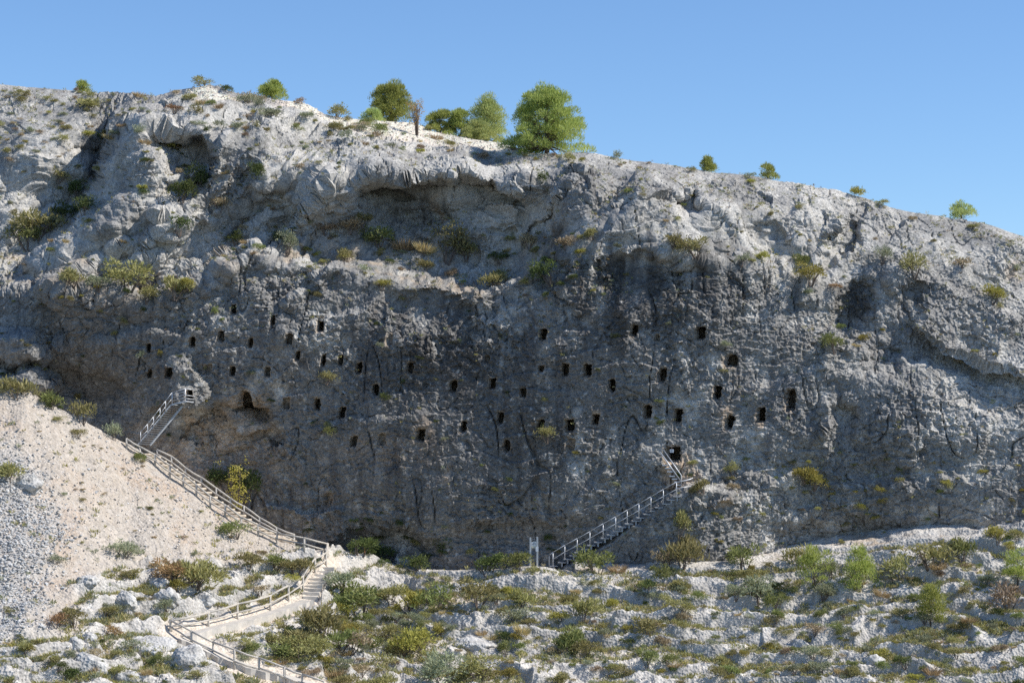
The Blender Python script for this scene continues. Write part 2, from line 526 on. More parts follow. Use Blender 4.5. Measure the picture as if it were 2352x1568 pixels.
# weathered skin: finer and finer relief, deeper in some patches than in others
patch = .08 + 1.2 * sm(-.30, .70, fbm(pos, 4.0, 2, .5, 33.0))
disp += fbm(pw, 1.9, 2, .55, 8.8) * .10 * rough * patch
disp += fbm(pos, .55, 3, .7, 4.4) * .09 * (0.3 + .7 * rough) * patch
pf = np.stack([al * .55, pos[..., 1], ac], -1) * (leftness * .8)[..., None] + pw * (1 - leftness * .8)[..., None]
main = sm(600, 700, Vg) * sm(-100, 100, Ug)        # the tall smooth wall with the windows and its continuation
disp += facets(pf + wrp * .35, 2.7, 4.0) * (.34 - .20 * main) * rough * patch
disp += facets(pos + wrp * .3, .95, 9.0) * (.11 + .0 * main) * rough * patch
disp += facets(pos, .34, 2.0) * (.06 * patch + .075 * main) * rough
# bedding: thin beds that break off in small sharp overhangs, where the rock is fresh enough to show them
bedc = (pos[..., 2] - pos[..., 0] * (.10 + .25 * leftness) + wrp[..., 2] * .9 + wrp[..., 0] * .4) / 1.35
bf = bedc - np.floor(bedc)
bed_on = sm(-.1, .45, fbm(pos, 3.6, 2, .5, 71.0)) * (1 - .55 * main)
disp += ((bf - .5) * (1 - sm(.93, 1.0, bf)) ) * .42 * bed_on * rough
bedc2 = bedc * 2.7 + wrp[..., 1] * .8
bf2 = bedc2 - np.floor(bedc2)
disp += ((bf2 - .5) * (1 - sm(.90, 1.0, bf2))) * .15 * sm(-.2, .4, fbm(pos, 2.2, 2, .5, 91.0)) * rough * (1 - .4 * main)
# upright joints
jc = np.abs(perlin(np.stack([pos[..., 0] / 1.8, pos[..., 1] / 3.0, pos[..., 2] / 9.0], -1) + wrp * .15 + 3.7))
disp -= (1 - sm(.0, .035, jc)) * .30 * sm(-.1, .4, fbm(pos, 4.0, 1, .5, 61.0)) * rough
crk = np.abs(perlin(pw / 2.1 + 14.2)) + .12 * np.abs(perlin(pos / .5))
disp -= (1 - sm(.0, .06, crk)) * .16 * rough
wl = worley(pos + wrp * .2, .5, 3.3)
lowpit = sm(560, 760, Vg) * .6 + .4
disp -= (1 - sm(.10, .36, wl)) * .09 * rough * lowpit * patch
flute = perlin(np.stack([pos[..., 0] / .55, pos[..., 1] / .8, pos[..., 2] / 4.5], -1) + 4.1)
disp += flute * .11 * (smooth_mask * .5 + .35)
edge = sm(0, .04, 1 - T) * .7 + .3
pos = pos + nrm * (disp * edge)[..., None]

# -- colour of the rock itself: limestone, patina, black lichen streaks mixed with painted shade, ochre scars, tan scree
n_big = fbm(pos, 7.0, 3, .55, 1.7)
n_mid = fbm(pos, 1.6, 3, .6, 6.3)
n_fin = fbm(pos, .33, 2, .6, 2.9)
strk = perlin(np.stack([pos[..., 0] / .9, pos[..., 1] / 1.2, pos[..., 2] / 9.0], -1) + 8.8) \
    + .5 * perlin(np.stack([pos[..., 0] / .32, pos[..., 1] / .6, pos[..., 2] / 5.0], -1) + 3.8)


def mixc(c, c2, m):
    return c * (1 - m[..., None]) + np.array(c2) * m[..., None]


def region(u, v, ru, rv, soft=.6, rot=0):
    cc, ss = math.cos(R(rot)), math.sin(R(rot))
    a = ((Uw - u) * cc + (Vw - v) * ss) / ru
    b = (-(Uw - u) * ss + (Vw - v) * cc) / rv
    return 1 - sm(1 - soft, 1.0, np.sqrt(a * a + b * b))


CR = np.broadcast_to(np.array((.43, .415, .39)), pos.shape).copy()
CR = mixc(CR, (.235, .23, .224), sm(-.45, .45, n_big + .6 * n_mid) * .85)
CR = mixc(CR, (.54, .51, .465), sm(.25, .9, n_mid - .3 * n_big) * .5)
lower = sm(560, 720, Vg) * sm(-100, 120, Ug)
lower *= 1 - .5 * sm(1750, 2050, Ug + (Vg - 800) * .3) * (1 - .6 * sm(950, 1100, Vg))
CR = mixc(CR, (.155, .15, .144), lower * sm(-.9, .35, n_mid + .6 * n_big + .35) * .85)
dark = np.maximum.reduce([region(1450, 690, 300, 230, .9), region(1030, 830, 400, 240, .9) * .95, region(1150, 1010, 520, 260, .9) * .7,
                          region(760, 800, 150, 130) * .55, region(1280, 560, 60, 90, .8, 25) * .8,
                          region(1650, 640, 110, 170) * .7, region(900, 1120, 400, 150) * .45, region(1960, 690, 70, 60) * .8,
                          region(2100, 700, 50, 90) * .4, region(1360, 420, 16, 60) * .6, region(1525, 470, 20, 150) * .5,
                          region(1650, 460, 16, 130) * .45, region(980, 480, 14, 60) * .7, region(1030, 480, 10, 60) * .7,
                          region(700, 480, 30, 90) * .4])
mdark = np.clip(sm(.15, 1.15, dark * 1.0 + strk * .55 + n_mid * .12 + n_fin * .10) * sm(0.0, .5, dark), 0, 1)  # one dark tone holds both the lichen stain and painted-in wall shade
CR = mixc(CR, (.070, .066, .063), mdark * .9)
strk_f = perlin(np.stack([pos[..., 0] / .30, pos[..., 1] / .9, pos[..., 2] / 7.0], -1) + 21.0) + .35 * n_big
strk2 = np.maximum(sm(.25, .85, strk + .2 * n_mid), sm(.38, .60, strk_f))
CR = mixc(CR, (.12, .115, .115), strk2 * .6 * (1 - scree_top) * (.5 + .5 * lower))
ochre = np.maximum.reduce([region(530, 1030, 140, 115, .5) * .75, region(433, 1010, 15, 95, .7) * 1.3, region(560, 925, 70, 45) * .6,
                           region(1560, 1086, 56, 52, .3) * 2.2, region(1675, 955, 26, 20), region(1745, 975, 16, 18),
                           region(1365, 945, 20, 22), region(420, 1060, 60, 60) * .6, region(1660, 1165, 40, 14, .5, -25),
                           region(1005, 480, 14, 60) * .9, region(1310, 1020, 14, 18) * .8, region(970, 990, 30, 40) * .5,
                           region(2330, 640, 40, 30) * .6, region(350, 1000, 60, 50) * .4, region(1030, 1090, 14, 40) * .6,
                           region(900, 1030, 160, 50) * .3])
vst = sm(-.5, .5, perlin(np.stack([pos[..., 0] / .7, pos[..., 1], pos[..., 2] / 3.0], -1) + 1.3) + .3)
CR = mixc(CR, (.40, .30, .215), np.clip(ochre * (0.15 + .9 * vst), 0, 1) * .72)
CR = mixc(CR, (.40, .26, .14), sm(.75, 1.0, n_mid * .6 + strk * .5) * .5 * lower)
CR = mixc(CR, (.46, .44, .415), sm(.45, .9, n_fin + .25 * n_mid) * .55 * lower)
soil = scree_top * sm(-.5, .3, n_fin + .25)
CR = mixc(CR, (.60, .50, .42), soil)
CR = mixc(CR, (.40, .32, .24), sm(.1, .5, n_mid) * (1 - sm(20, 60, np.abs(db - 28))) * wb * .6)
CR *= (1 + .22 * n_fin)[..., None]
CR = np.clip(CR * np.array([1.09, 1.085, 1.055]) * (1 - .13 * upper * (1 - scree_top))[..., None], .03, .58)

# -- the top goes on behind the edge
back = (np.linspace(0, 1, NRP + 1)[1:] ** 1.8) * 70.0
top = pos[-1]
plat = np.repeat(top[None], NRP, 0).copy()
fall = np.where(U1 < 1270, 0.0, 0.02)
for i, bk in enumerate(back):
    plat[i, :, 1] += bk
    plat[i, :, 0] *= (D + plat[i, :, 1]) / (D + top[:, 1])
    plat[i, :, 2] += -bk * .03 - fall * bk
plat[..., 2] += fbm(plat, 3.0, 3, .5, 2.0) * .25 * sm(0, 3, back)[:, None]
pc = np.broadcast_to(np.array((.60, .54, .46)), plat.shape) * (1 + .15 * fbm(plat, 1.0, 2))[..., None]
pos_all = np.concatenate([pos, plat], 0)
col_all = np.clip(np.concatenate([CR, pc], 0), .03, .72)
skin = np.concatenate([np.clip(.22 + .6 * patch * (1 - .25 * smooth_mask) + .45 * main, 0, 1), np.full(plat.shape[:2], .6)], 0)

# ------------------------------------------------------------------ cave windows cut through that sheet
# (centre u, centre v, width, height, depth, roundness)
WINDOWS = [(536, 711, 9, 20, 1.2), (626, 736, 8, 20, 1.0), (735, 750, 12, 22, 1.5), (507, 773, 12, 22, .9), (441, 786, 11, 20, 1.5),
           (341, 800, 8, 18, 1.2), (575, 788, 9, 20, 1.0), (663, 779, 13, 22, .8), (683, 818, 9, 20, 1.0), (387, 857, 13, 22, 1.3),
           (344, 858, 7, 18, .8), (476, 849, 13, 21, .35), (534, 853, 10, 20, 1.4), (614, 855, 10, 20, .7), (742, 829, 9, 24, 1.3),
           (782, 828, 9, 20, 1.0), (824, 846, 12, 23, 1.6), (940, 846, 14, 22, 1.2), (862, 896, 13, 24, 1.6), (657, 926, 13, 23, .5),
           (728, 929, 12, 24, 1.3), (785, 948, 12, 24, 1.5), (812, 1014, 12, 22, .9), (876, 1010, 14, 25, .35), (965, 1000, 16, 25, 1.6),
           (1064, 981, 11, 23, 1.5), (1040, 888, 15, 25, 1.8), (1130, 882, 13, 22, 1.5), (1118, 826, 10, 18, .4), (1148, 961, 12, 24, 1.4),
           (1163, 1024, 14, 25, 1.2), (1200, 903, 12, 20, 1.2), (1242, 848, 10, 14, .9), (1247, 769, 14, 25, 1.6), (1240, 978, 14, 25, 1.7),
           (1297, 850, 13, 25, 1.4), (1307, 978, 17, 26, 1.9), (1310, 1021, 14, 24, .35), (1348, 851, 16, 27, 2.0), (1367, 964, 13, 21, 1.8),
           (1404, 886, 14, 26, 1.8), (1456, 760, 13, 25, 1.6), (1487, 946, 15, 28, 1.8), (1520, 862, 15, 28, 1.6), (1556, 956, 15, 28, 1.8),
           (1608, 766, 18, 27, 1.9), (1647, 902, 14, 27, 1.9), (1677, 830, 26, 26, 1.4), (1675, 970, 16, 28, 2.0), (1747, 953, 16, 30, 2.0),
           (1815, 920, 18, 42, 1.3), (1543, 1043, 30, 32, 2.2), (434, 908, 12, 20, 1.6), (893, 779, 13, 24, .2), (754, 1148, 14, 30, .3),
           (1509, 777, 9, 14, .25)]
PAIR = [(562, 920, 22, 40, 2.0), (594, 952, 34, 28, .9)]
keep = np.ones((pos_all.shape[0] - 1, NC - 1), bool)
WIN_BLOCKS = []
du_cell = U1[1] - U1[0]


def block(ws, mu=7, mv=7):
    u0 = min(w[0] - w[2] / 2 for w in ws) - mu
    u1 = max(w[0] + w[2] / 2 for w in ws) + mu
    v0 = min(w[1] - w[3] / 2 for w in ws) - mv
    v1 = max(w[1] + w[3] / 2 for w in ws) + mv
    c0 = int((u0 - U1[0]) / du_cell)
    c1 = int(math.ceil((u1 - U1[0]) / du_cell))
    sk = float(SK[(c0 + c1) // 2])
    r0 = int((v1 - VB) / (sk - VB) * (NRc - 1))
    r1 = int(math.ceil((v0 - VB) / (sk - VB) * (NRc - 1)))
    return r0, r1, c0, c1


def upsample(a, n):
    r, c = a.shape[:2]
    ri = np.linspace(0, r - 1, (r - 1) * n + 1)
    ci = np.linspace(0, c - 1, (c - 1) * n + 1)
    r0 = np.minimum(ri.astype(int), r - 2); fr = (ri - r0)
    c0 = np.minimum(ci.astype(int), c - 2); fc = (ci - c0)
    sh = (slice(None), slice(None)) + (None,) * (a.ndim - 2)
    fr = fr[:, None][sh] if a.ndim > 2 else fr[:, None]
    fc = fc[None, :][sh] if a.ndim > 2 else fc[None, :]
    A = a[r0][:, c0]; B = a[r0][:, c0 + 1]; C_ = a[r0 + 1][:, c0]; E = a[r0 + 1][:, c0 + 1]
    return (A * (1 - fc) + B * fc) * (1 - fr) + (C_ * (1 - fc) + E * fc) * fr


cliff_parts = []
for gi, ws in enumerate([[w] for w in WINDOWS] + [PAIR]):
    r0, r1, c0, c1 = block(ws)
    if not keep[r0:r1, c0:c1].all():
        print('window overlap', ws)
        continue
    keep[r0:r1, c0:c1] = False
    n = 4
    pp = upsample(pos_all[r0:r1 + 1, c0:c1 + 1], n)
    cc = upsample(col_all[r0:r1 + 1, c0:c1 + 1], n)
    k = (D + pp[..., 1]) / D
    uu = pp[..., 0] / (S * k) + UC
    vv = VC - pp[..., 2] / (S * k)
    rim = np.zeros(pp.shape[:2])
    tot = np.zeros(pp.shape)
    cave = np.zeros(pp.shape[:2])
    for (wu, wv, ww, wh, dep) in ws:
        q = np.stack([uu / 7.0, vv / 7.0, 0 * uu + wu], -1)
        ja = perlin(q) * .30 + perlin(q * 2.7) * .12
        jb = perlin(q + 40) * .20 + perlin(q * 2.7 + 9) * .08
        lean = .13 + .07 * math.sin(wu * 3.7)
        ww, wh = ww * 1.22, wh * 1.08
        a = (uu - wu + (vv - wv) * lean) / (ww / 2) + ja
        b = (vv - wv) / (wh / 2) + jb
        if (wu, wv) == (562, 920):
            a = a + .55 * (b + .2) * (a > 0) * -1     # the right jamb slants outward going down
        pw_ = 2.6 + 3.4 * (.5 + .5 * math.sin(wu * 1.7 + wv))
        r = (np.abs(a) ** pw_ + np.abs(b) ** pw_) ** (1 / pw_)
        m = 1 - sm(.97, 1.14, r)
        m2 = 1 - sm(1.1, 1.5, r)
        mi = 1 - sm(.78, .93, r)
        jam = min(.55, dep)
        ray = np.stack([pp[..., 0] / (D + pp[..., 1]), np.ones_like(uu), pp[..., 2] / (D + pp[..., 1])], -1)
        skew = np.array([.05 + .008 * ww, 0, .07])
        tot = tot + (ray * (jam + 0 * uu)[..., None] + skew) * m[..., None] + ray * (mi * (dep - jam) * 1.3 + m2 * (.06 + .10 * np.clip(perlin(q * .5 + 77), 0, 1)))[..., None]
        cave = np.maximum(cave, m2)
    # the rim of the patch must stay where the sheet is
    rw = np.ones(pp.shape[:2]); rw[0] = rw[-1] = 0; rw[:, 0] = rw[:, -1] = 0
    pp = pp + tot * rw[..., None]
    nn = perlin(pp * 6.0 + 3.3) * .035
    pp[..., 1] += nn * rw
    cc = mixc(cc, (.36, .285, .21), np.clip(cave * (.55 + .4 * perlin(pp * 2.1)), 0, 1))
    me = grid_mesh('cave_window', pp, np.clip(cc, .03, .7))
    cliff_parts.append((me, ws))

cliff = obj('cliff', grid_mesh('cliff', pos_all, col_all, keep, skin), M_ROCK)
tag(cliff, kind='structure')
for me, ws in cliff_parts:
    w = obj('cave_window', me, M_ROCK, cliff)
    d = ws[0][4]
    if len(ws) == 2:
        w['label'] = 'wide double cave opening with a slanting roof in the tan recess'
    elif ws[0][:2] == (1543, 1043):
        w['label'] = 'cave doorway at the head of the upper metal steps'
    elif ws[0][:2] == (434, 908):
        w['label'] = 'small cave doorway behind the landing of the left staircase'

# ------------------------------------------------------------------ the ground in front: scree mound, path bed and rock terraces
crest = curve([(-400, 945), (-100, 925), (0, 906), (60, 902), (100, 922), (150, 948), (200, 972), (250, 1000), (300, 1022), (340, 1050), (400, 1098),
               (450, 1130), (500, 1168), (560, 1205), (620, 1238), (680, 1256), (740, 1268), (780, 1266), (830, 1275),
               (880, 1291), (930, 1308), (1000, 1316), (1080, 1316), (1150, 1312), (1190, 1304), (1230, 1303), (1290, 1312), (1380, 1322),
               (1450, 1318), (1560, 1300), (1640, 1303), (1750, 1300), (1840, 1288), (1900, 1276), (2000, 1262),
               (2100, 1250), (2200, 1248), (2300, 1238), (2400, 1225), (2700, 1200)])
crest_y = curve([(-400, -14), (0, -11), (150, -9), (300, -6), (450, -5.8), (620, -6), (740, -6.0), (790, -2.6), (850, -.9), (930, -1.2), (1000, -3.6), (1230, -5.0),
                 (1400, -4.8), (1700, -4.2), (2000, -3.8), (2352, -5.0), (2700, -5)])
bot_y = curve([(-400, -38), (0, -36), (500, -33), (900, -28), (1300, -24), (1800, -22), (2352, -22), (2700, -22)])
VBOT = 1690.0
NRg, NRs = 390, 26
Tg = np.linspace(0, 1, NRg)[:, None]
Ugg = np.broadcast_to(U1, (NRg, NC))
CV = crest(U1)
Vgg = CV[None] + (VBOT - CV[None]) * Tg ** 1.0
cy, by = crest_y(U1)[None], bot_y(U1)[None]
Ygg = cy + (by - cy) * (0.75 * Tg + .25 * Tg ** 1.6)
# the path at the foot of the stairs runs on a bench that cuts into the mound
gp = P(Ugg, Vgg, Ygg)
# behind the crest: down into the gully (left), flat to the foot of the wall (right)
sk_n = np.linspace(0, 1, NRs + 1)[1:] ** 1.5
pathw = sm(320, 350, U1) * (1 - sm(650, 710, U1))
drop = curve([(-400, 2.5), (300, 2.2), (500, 2.0), (700, 1.2), (800, .25), (900, .1), (1100, .5), (1300, .2), (1500, 0.0), (2700, .0)])(U1)
ext = 9.0
skirt = np.repeat(gp[0][None], NRs, 0).copy()
for i, t in enumerate(sk_n):
    skirt[i, :, 1] += ext * t
    skirt[i, :, 0] *= (D + skirt[i, :, 1]) / (D + gp[0][:, 1])
    sd_ = ext * t
    skirt[i, :, 2] -= drop * sm(0, .45, t) * (1 - pathw) - 0.25 * sd_ * (U1 > 1320)
    skirt[i, :, 2] += pathw * (.45 * sm(.2, 1.7, sd_) - 2.3 * sm(2.0, 5.0, sd_))
gp = np.concatenate([skirt[::-1], gp], 0)
Uga = np.concatenate([np.broadcast_to(U1, (NRs, NC)), Ugg], 0)
Vga = np.concatenate([np.broadcast_to(CV, (NRs, NC)), Vgg], 0)
# rows run from the back to the front; the sheet is displaced upward
gu = np.stack([Uga / 90.0, Vga / 45.0, 0 * Uga], -1)
wv_g = perlin(gu + 3.3) * 18 + perlin(gu * 2.7) * 8
scree_r = curve([(-400, 1500), (0, 1500), (70, 1420), (150, 1370), (240, 1330), (330, 1300), (420, 1290), (520, 1300), (600, 1285), (680, 1265), (740, 1262)])
scree = (1 - sm(-24, 24, Vga + wv_g - scree_r(Uga))) * (1 - sm(720, 760, Uga))
scree = np.maximum(scree, (1 - sm(140, 200, Uga - (Vga - 1350) * .1 + wv_g)) * (1 - sm(1420, 1480, Vga)))
lanes = curve([(300, 1040), (420, 1110), (520, 1180), (640, 1245), (760, 1280), (760, 1300), (2700, 1300)])
g0 = gp.copy()
g0s = g0 * np.array([.4, 1.0, 1.0])
wr = fbm(g0s, 4.5, 2, .5, 4.2)
wr2 = fbm(g0, 1.4, 2, .5, 9.2)
per = 1.05
hh = g0[..., 2] + wr * .95 + wr2 * .2 + fbm(g0s, 2.6, 2, .5, 19.2) * .5 + g0[..., 0] * .025
tt = hh / per
fl = np.floor(tt)
fr = tt - fl
st = (fl + sm(.0, .30, fr)) * per                # steep step, then a gently sloping tread
terr = (st - hh)
rocky = (1 - scree)
rocky *= 1 - .6 * sm(0, 1, 1 - np.abs(Vga - lanes(Uga)) / 22)
tread = sm(.35, .6, fr)
amp = (.65 + .6 * sm(-.4, .5, fbm(g0, 3.5, 2, .5, 29.2))) * rocky
dz = terr * amp
b1 = np.abs(perlin(g0s / 1.7 + 5.1))
b2 = np.abs(perlin(g0s / .6 + 1.1))
dz += (b1 - .3) * .22 * rocky + (b2 - .3) * .10 * rocky
gfac = facets(g0s * np.array([1.4, 1, 1]) + (wr2 * .15)[..., None], 1.25, 2.0)
dz += gfac * .17 * rocky
dz += facets(g0 + (wr2 * .1)[..., None], .5, 6.0) * .06 * rocky
# runnels down the scree
dz += np.abs(perlin(np.stack([g0[..., 0] / 1.6, g0[..., 1] / 9.0, 0 * g0[..., 0]], -1) + wr[..., None] * .4)) * .22 * scree
dz += fbm(g0, .38, 2, .6, 7.7) * .06 * (rocky + .4)
dz += fbm(g0, 3.0, 3, .55, 3.7) * .26 * scree + facets(g0, .8, 12.0) * .06 * scree
wl2 = worley(g0 + (wr2 * .1)[..., None], .5, 1.1)
dz -= (1 - sm(.1, .34, wl2)) * .10 * rocky * (1 - tread * .7)
# the two lower paths lie on a graded bed
def near_line(pts, w):
    best = np.full(Uga.shape, 1e9)
    for (x0, y0), (x1, y1) in zip(pts[:-1], pts[1:]):
        dx, dy = x1 - x0, y1 - y0
        t = np.clip(((Uga - x0) * dx + (Vga - y0) * dy) / (dx * dx + dy * dy), 0, 1)
        best = np.minimum(best, np.hypot(Uga - x0 - t * dx, (Vga - y0 - t * dy) * 1.3))
    return 1 - sm(w * .5, w, best)


LOWP = [(400, 1462), (418, 1470), (470, 1492), (520, 1518), (580, 1540), (640, 1556), (700, 1572), (760, 1592), (840, 1612)]
MIDP = [(425, 1466), (470, 1450), (540, 1434), (610, 1415), (670, 1396), (708, 1382), (722, 1346), (752, 1298)]
bed = np.maximum(near_line(LOWP, 46), near_line(MIDP, 40))
dz *= 1 - .93 * bed
# the near rim keeps the crest where it is seen
rimw = np.concatenate([np.full(NRs, .5), .5 + .5 * sm(0, .06, Tg[:, 0])])[:, None]
gp[..., 2] += dz * rimw

# the path: graded strips pressed into the ground (centre line u, v; half width in units of v)
gn_mid = fbm(g0, 1.3, 3, .6, 2.4)
gn_big = fbm(g0, 5.0, 2, .5, 12.4)
gn_fin = fbm(g0, .3, 2, .6, 5.4)
CG = np.broadcast_to(np.array((.47, .45, .42)), gp.shape).copy()
CG = mixc(CG, (.27, .263, .252), sm(-.2, .6, gn_mid + .3 * gn_big) * .7 * rocky)
CG = mixc(CG, (.58, .56, .52), sm(.2, .8, -gn_mid + .4 * gn_big) * .55 * rocky)
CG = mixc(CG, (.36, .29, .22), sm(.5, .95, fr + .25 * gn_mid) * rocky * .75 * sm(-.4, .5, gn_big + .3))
CG = mixc(CG, (.27, .265, .26), (1 - sm(.02, .30, fr + .15 * gn_mid)) * rocky * .55)  # step faces painted greyer, their shade put into the rock colour
CG = mixc(CG, (.41, .365, .315), scree)
CG = mixc(CG, (.56, .49, .41), bed * (1 - scree) * .75)
CG = mixc(CG, (.45, .345, .26), scree * sm(.0, .6, gn_big + .3 * gn_mid) * .6)
CG = mixc(CG, (.36, .335, .305), scree * sm(.0, .5, -gn_big + .5 * gn_mid) * .65)
CG = mixc(CG, (.50, .445, .385), scree * sm(.2, .8, gn_mid - gn_big * .5) * .5)
grey_st = 1 - sm(-45, 60, Uga - curve([(1000, 60), (1150, 95), (1250, 110), (1350, 80), (1450, 60), (1500, 40)])(Vga) + wv_g * 2.2 + gn_mid * 30)
grey_st *= sm(1010, 1080, Vga)
CG = mixc(CG, (.36, .355, .35), scree * grey_st * .8 * sm(-.7, .2, gn_fin + .2))
CG = mixc(CG, (.33, .315, .30), scree * sm(.0, .7, gn_fin + gn_big * .5) * .6)
CG *= (1 + .25 * gn_fin)[..., None]
CG = np.clip(CG * (1 - .06 * scree)[..., None] * np.array([1.12, 1.10, 1.065]), .04, .82)
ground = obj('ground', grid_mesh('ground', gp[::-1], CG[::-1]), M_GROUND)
tag(ground, kind='structure')

# ------------------------------------------------------------------ placing things on what has been built
bpy.context.view_layer.update()
DG = bpy.context.evaluated_depsgraph_get()
CAM = Vector((0, -D, 0))


def hit(u, v):
    """where the line of sight through (u, v) meets the rock or the ground"""
    d = (PV(u, v, 0) - CAM).normalized()
    ok, loc, nor, _i, ob, _m = scene.ray_cast(DG, CAM, d)
    if not ok:
        return None, None, None
    return loc, nor, ob.name


def floor_at(x, y, z=60.0):
    ok, loc, nor, _i, ob, _m = scene.ray_cast(DG, Vector((x, y, z)), Vector((0, 0, -1)))
    return loc if ok else None


def k_at(y):
    return (D + y) / D


class MB:
    """collects simple solids into one mesh"""

    def __init__(self):
        self.v, self.f = [], []

    def box(self, a, b):
        n = len(self.v)
        for x in (a[0], b[0]):
            for y in (a[1], b[1]):
                for z in (a[2], b[2]):
                    self.v.append((x, y, z))
        for q in ((0, 1, 3, 2), (4, 6, 7, 5), (0, 4, 5, 1), (2, 3, 7, 6), (0, 2, 6, 4), (1, 5, 7, 3)):
            self.f.append(tuple(n + i for i in q))
        return self

    def beam(self, p, q, w, h, up=Vector((0, 0, 1))):
        """box section from p to q"""
        p, q = Vector(p), Vector(q)
        t = (q - p).normalized()
        s = t.cross(up)
        if s.length < 1e-4:
            s = Vector((1, 0, 0))
        s.normalize()
        n_ = s.cross(t)
        n = len(self.v)
        for c in (p, q):
            for i, j in ((-1, -1), (1, -1), (1, 1), (-1, 1)):
                self.v.append(tuple(c + s * (i * w / 2) + n_ * (j * h / 2)))
        for k in range(4):
            self.f.append((n + k, n + (k + 1) % 4, n + 4 + (k + 1) % 4, n + 4 + k))
        self.f.append((n + 3, n + 2, n + 1, n))
        self.f.append((n + 4, n + 5, n + 6, n + 7))
        return self

    def tube(self, pts, r, n=7, r2=None, cap=True):
        """round section along points; the radius may taper"""
        pts = [Vector(p) for p in pts]
        m = len(pts)
        base = len(self.v)
        for i, p in enumerate(pts):
            t = (pts[min(i + 1, m - 1)] - pts[max(i - 1, 0)])
            t = t.normalized() if t.length > 1e-6 else Vector((0, 0, 1))
            a = t.orthogonal().normalized() if abs(t.z) > .9 else t.cross(Vector((0, 0, 1))).normalized()
            b = t.cross(a)
            rr_ = r if r2 is None else r + (r2 - r) * i / (m - 1)
            for k in range(n):
                an = 2 * math.pi * k / n
                self.v.append(tuple(p + a * (rr_ * math.cos(an)) + b * (rr_ * math.sin(an))))
        for i in range(m - 1):
            for k in range(n):
                a0 = base + i * n + k
                a1 = base + i * n + (k + 1) % n
                self.f.append((a0, a1, a1 + n, a0 + n))
        if cap:
            self.f.append(tuple(base + k for k in range(n))[::-1])
            self.f.append(tuple(base + (m - 1) * n + k for k in range(n)))
        return self

    def build(self, name, mat, parent=None, smooth=False):
        me = bpy.data.meshes.new(name)
        me.from_pydata(self.v, [], self.f)
        me.update()
        if smooth:
            for p in me.polygons:
                p.use_smooth = True
        return obj(name, me, mat, parent)


def empty(name, loc):
    o = bpy.data.objects.new(name, None)
    col.objects.link(o)
    o.location = loc
    o.empty_display_size = .3
    return o


def adopt(parent, *kids):
    """parts are modelled in place; hang them on the thing without moving them"""
    for o in kids:
        o.parent = parent
        o.matrix_parent_inverse = Matrix.Translation(-parent.location)


def plain(name, c, rough=.8, metal=0.0, var=.25, scale=12.0, stretch=None, spec=.3):
    m, nt, b = nodes(name)
    N, L = nt.nodes, nt.links
    g = N.new('ShaderNodeTexCoord')
    n = N.new('ShaderNodeTexNoise')
    n.inputs['Scale'].default_value = scale
    n.inputs['Detail'].default_value = 5
    if stretch:
        mp = N.new('ShaderNodeMapping')
        mp.inputs['Scale'].default_value = stretch
        L.new(g.outputs['Object'], mp.inputs['Vector'])
        L.new(mp.outputs['Vector'], n.inputs['Vector'])
    else:
        L.new(g.outputs['Object'], n.inputs['Vector'])
    r = N.new('ShaderNodeMapRange')
    r.inputs['From Min'].default_value = .3; r.inputs['From Max'].default_value = .7
    r.inputs['To Min'].default_value = 1 - var; r.inputs['To Max'].default_value = 1 + var
    L.new(n.outputs['Fac'], r.inputs['Value'])
    mx = N.new('ShaderNodeMix'); mx.data_type = 'RGBA'; mx.blend_type = 'MULTIPLY'
    mx.inputs['Factor'].default_value = 1
    mx.inputs[6].default_value = (*c, 1)
    L.new(r.outputs['Result'], mx.inputs[7])
    L.new(mx.outputs[2], b.inputs['Base Color'])
    b.inputs['Roughness'].default_value = rough
    b.inputs['Metallic'].default_value = metal
    b.inputs['Specular IOR Level'].default_value = spec
    return m


def foliage(name, c, c2, trans=.35):
    """leaves: colour varies from leaf to leaf and plant to plant, some light comes through"""
    c, c2 = [min(.8, q * 1.28) for q in c], [min(.8, q * 1.28) for q in c2]
    m, nt, b = nodes(name)
    N, L = nt.nodes, nt.links
    ge = N.new('ShaderNodeNewGeometry')
    oi = N.new('ShaderNodeObjectInfo')
    mx = N.new('ShaderNodeMix'); mx.data_type = 'RGBA'
    mx.inputs[6].default_value = (*c, 1); mx.inputs[7].default_value = (*c2, 1)
    L.new(ge.outputs['Random Per Island'], mx.inputs['Factor'])
    hs = N.new('ShaderNodeHueSaturation')
    r = N.new('ShaderNodeMapRange')
    r.inputs['To Min'].default_value = .80; r.inputs['To Max'].default_value = 1.2
    L.new(oi.outputs['Random'], r.inputs['Value'])
    L.new(r.outputs['Result'], hs.inputs['Value'])
    r2 = N.new('ShaderNodeMapRange')
    r2.inputs['To Min'].default_value = .485; r2.inputs['To Max'].default_value = .515
    L.new(oi.outputs['Random'], r2.inputs['Value'])
    L.new(r2.outputs['Result'], hs.inputs['Hue'])
    L.new(mx.outputs[2], hs.inputs['Color'])
    b.inputs['Roughness'].default_value = .7
    b.inputs['Specular IOR Level'].default_value = .2
    L.new(hs.outputs['Color'], b.inputs['Base Color'])
    tr = N.new('ShaderNodeBsdfTranslucent')
    L.new(hs.outputs['Color'], tr.inputs['Color'])
    ms = N.new('ShaderNodeMixShader')
    ms.inputs['Fac'].default_value = trans
    L.new(b.outputs['BSDF'], ms.inputs[1])
    L.new(tr.outputs['BSDF'], ms.inputs[2])
    L.new(ms.outputs['Shader'], nt.nodes['Material Output'].inputs['Surface'])
    return m


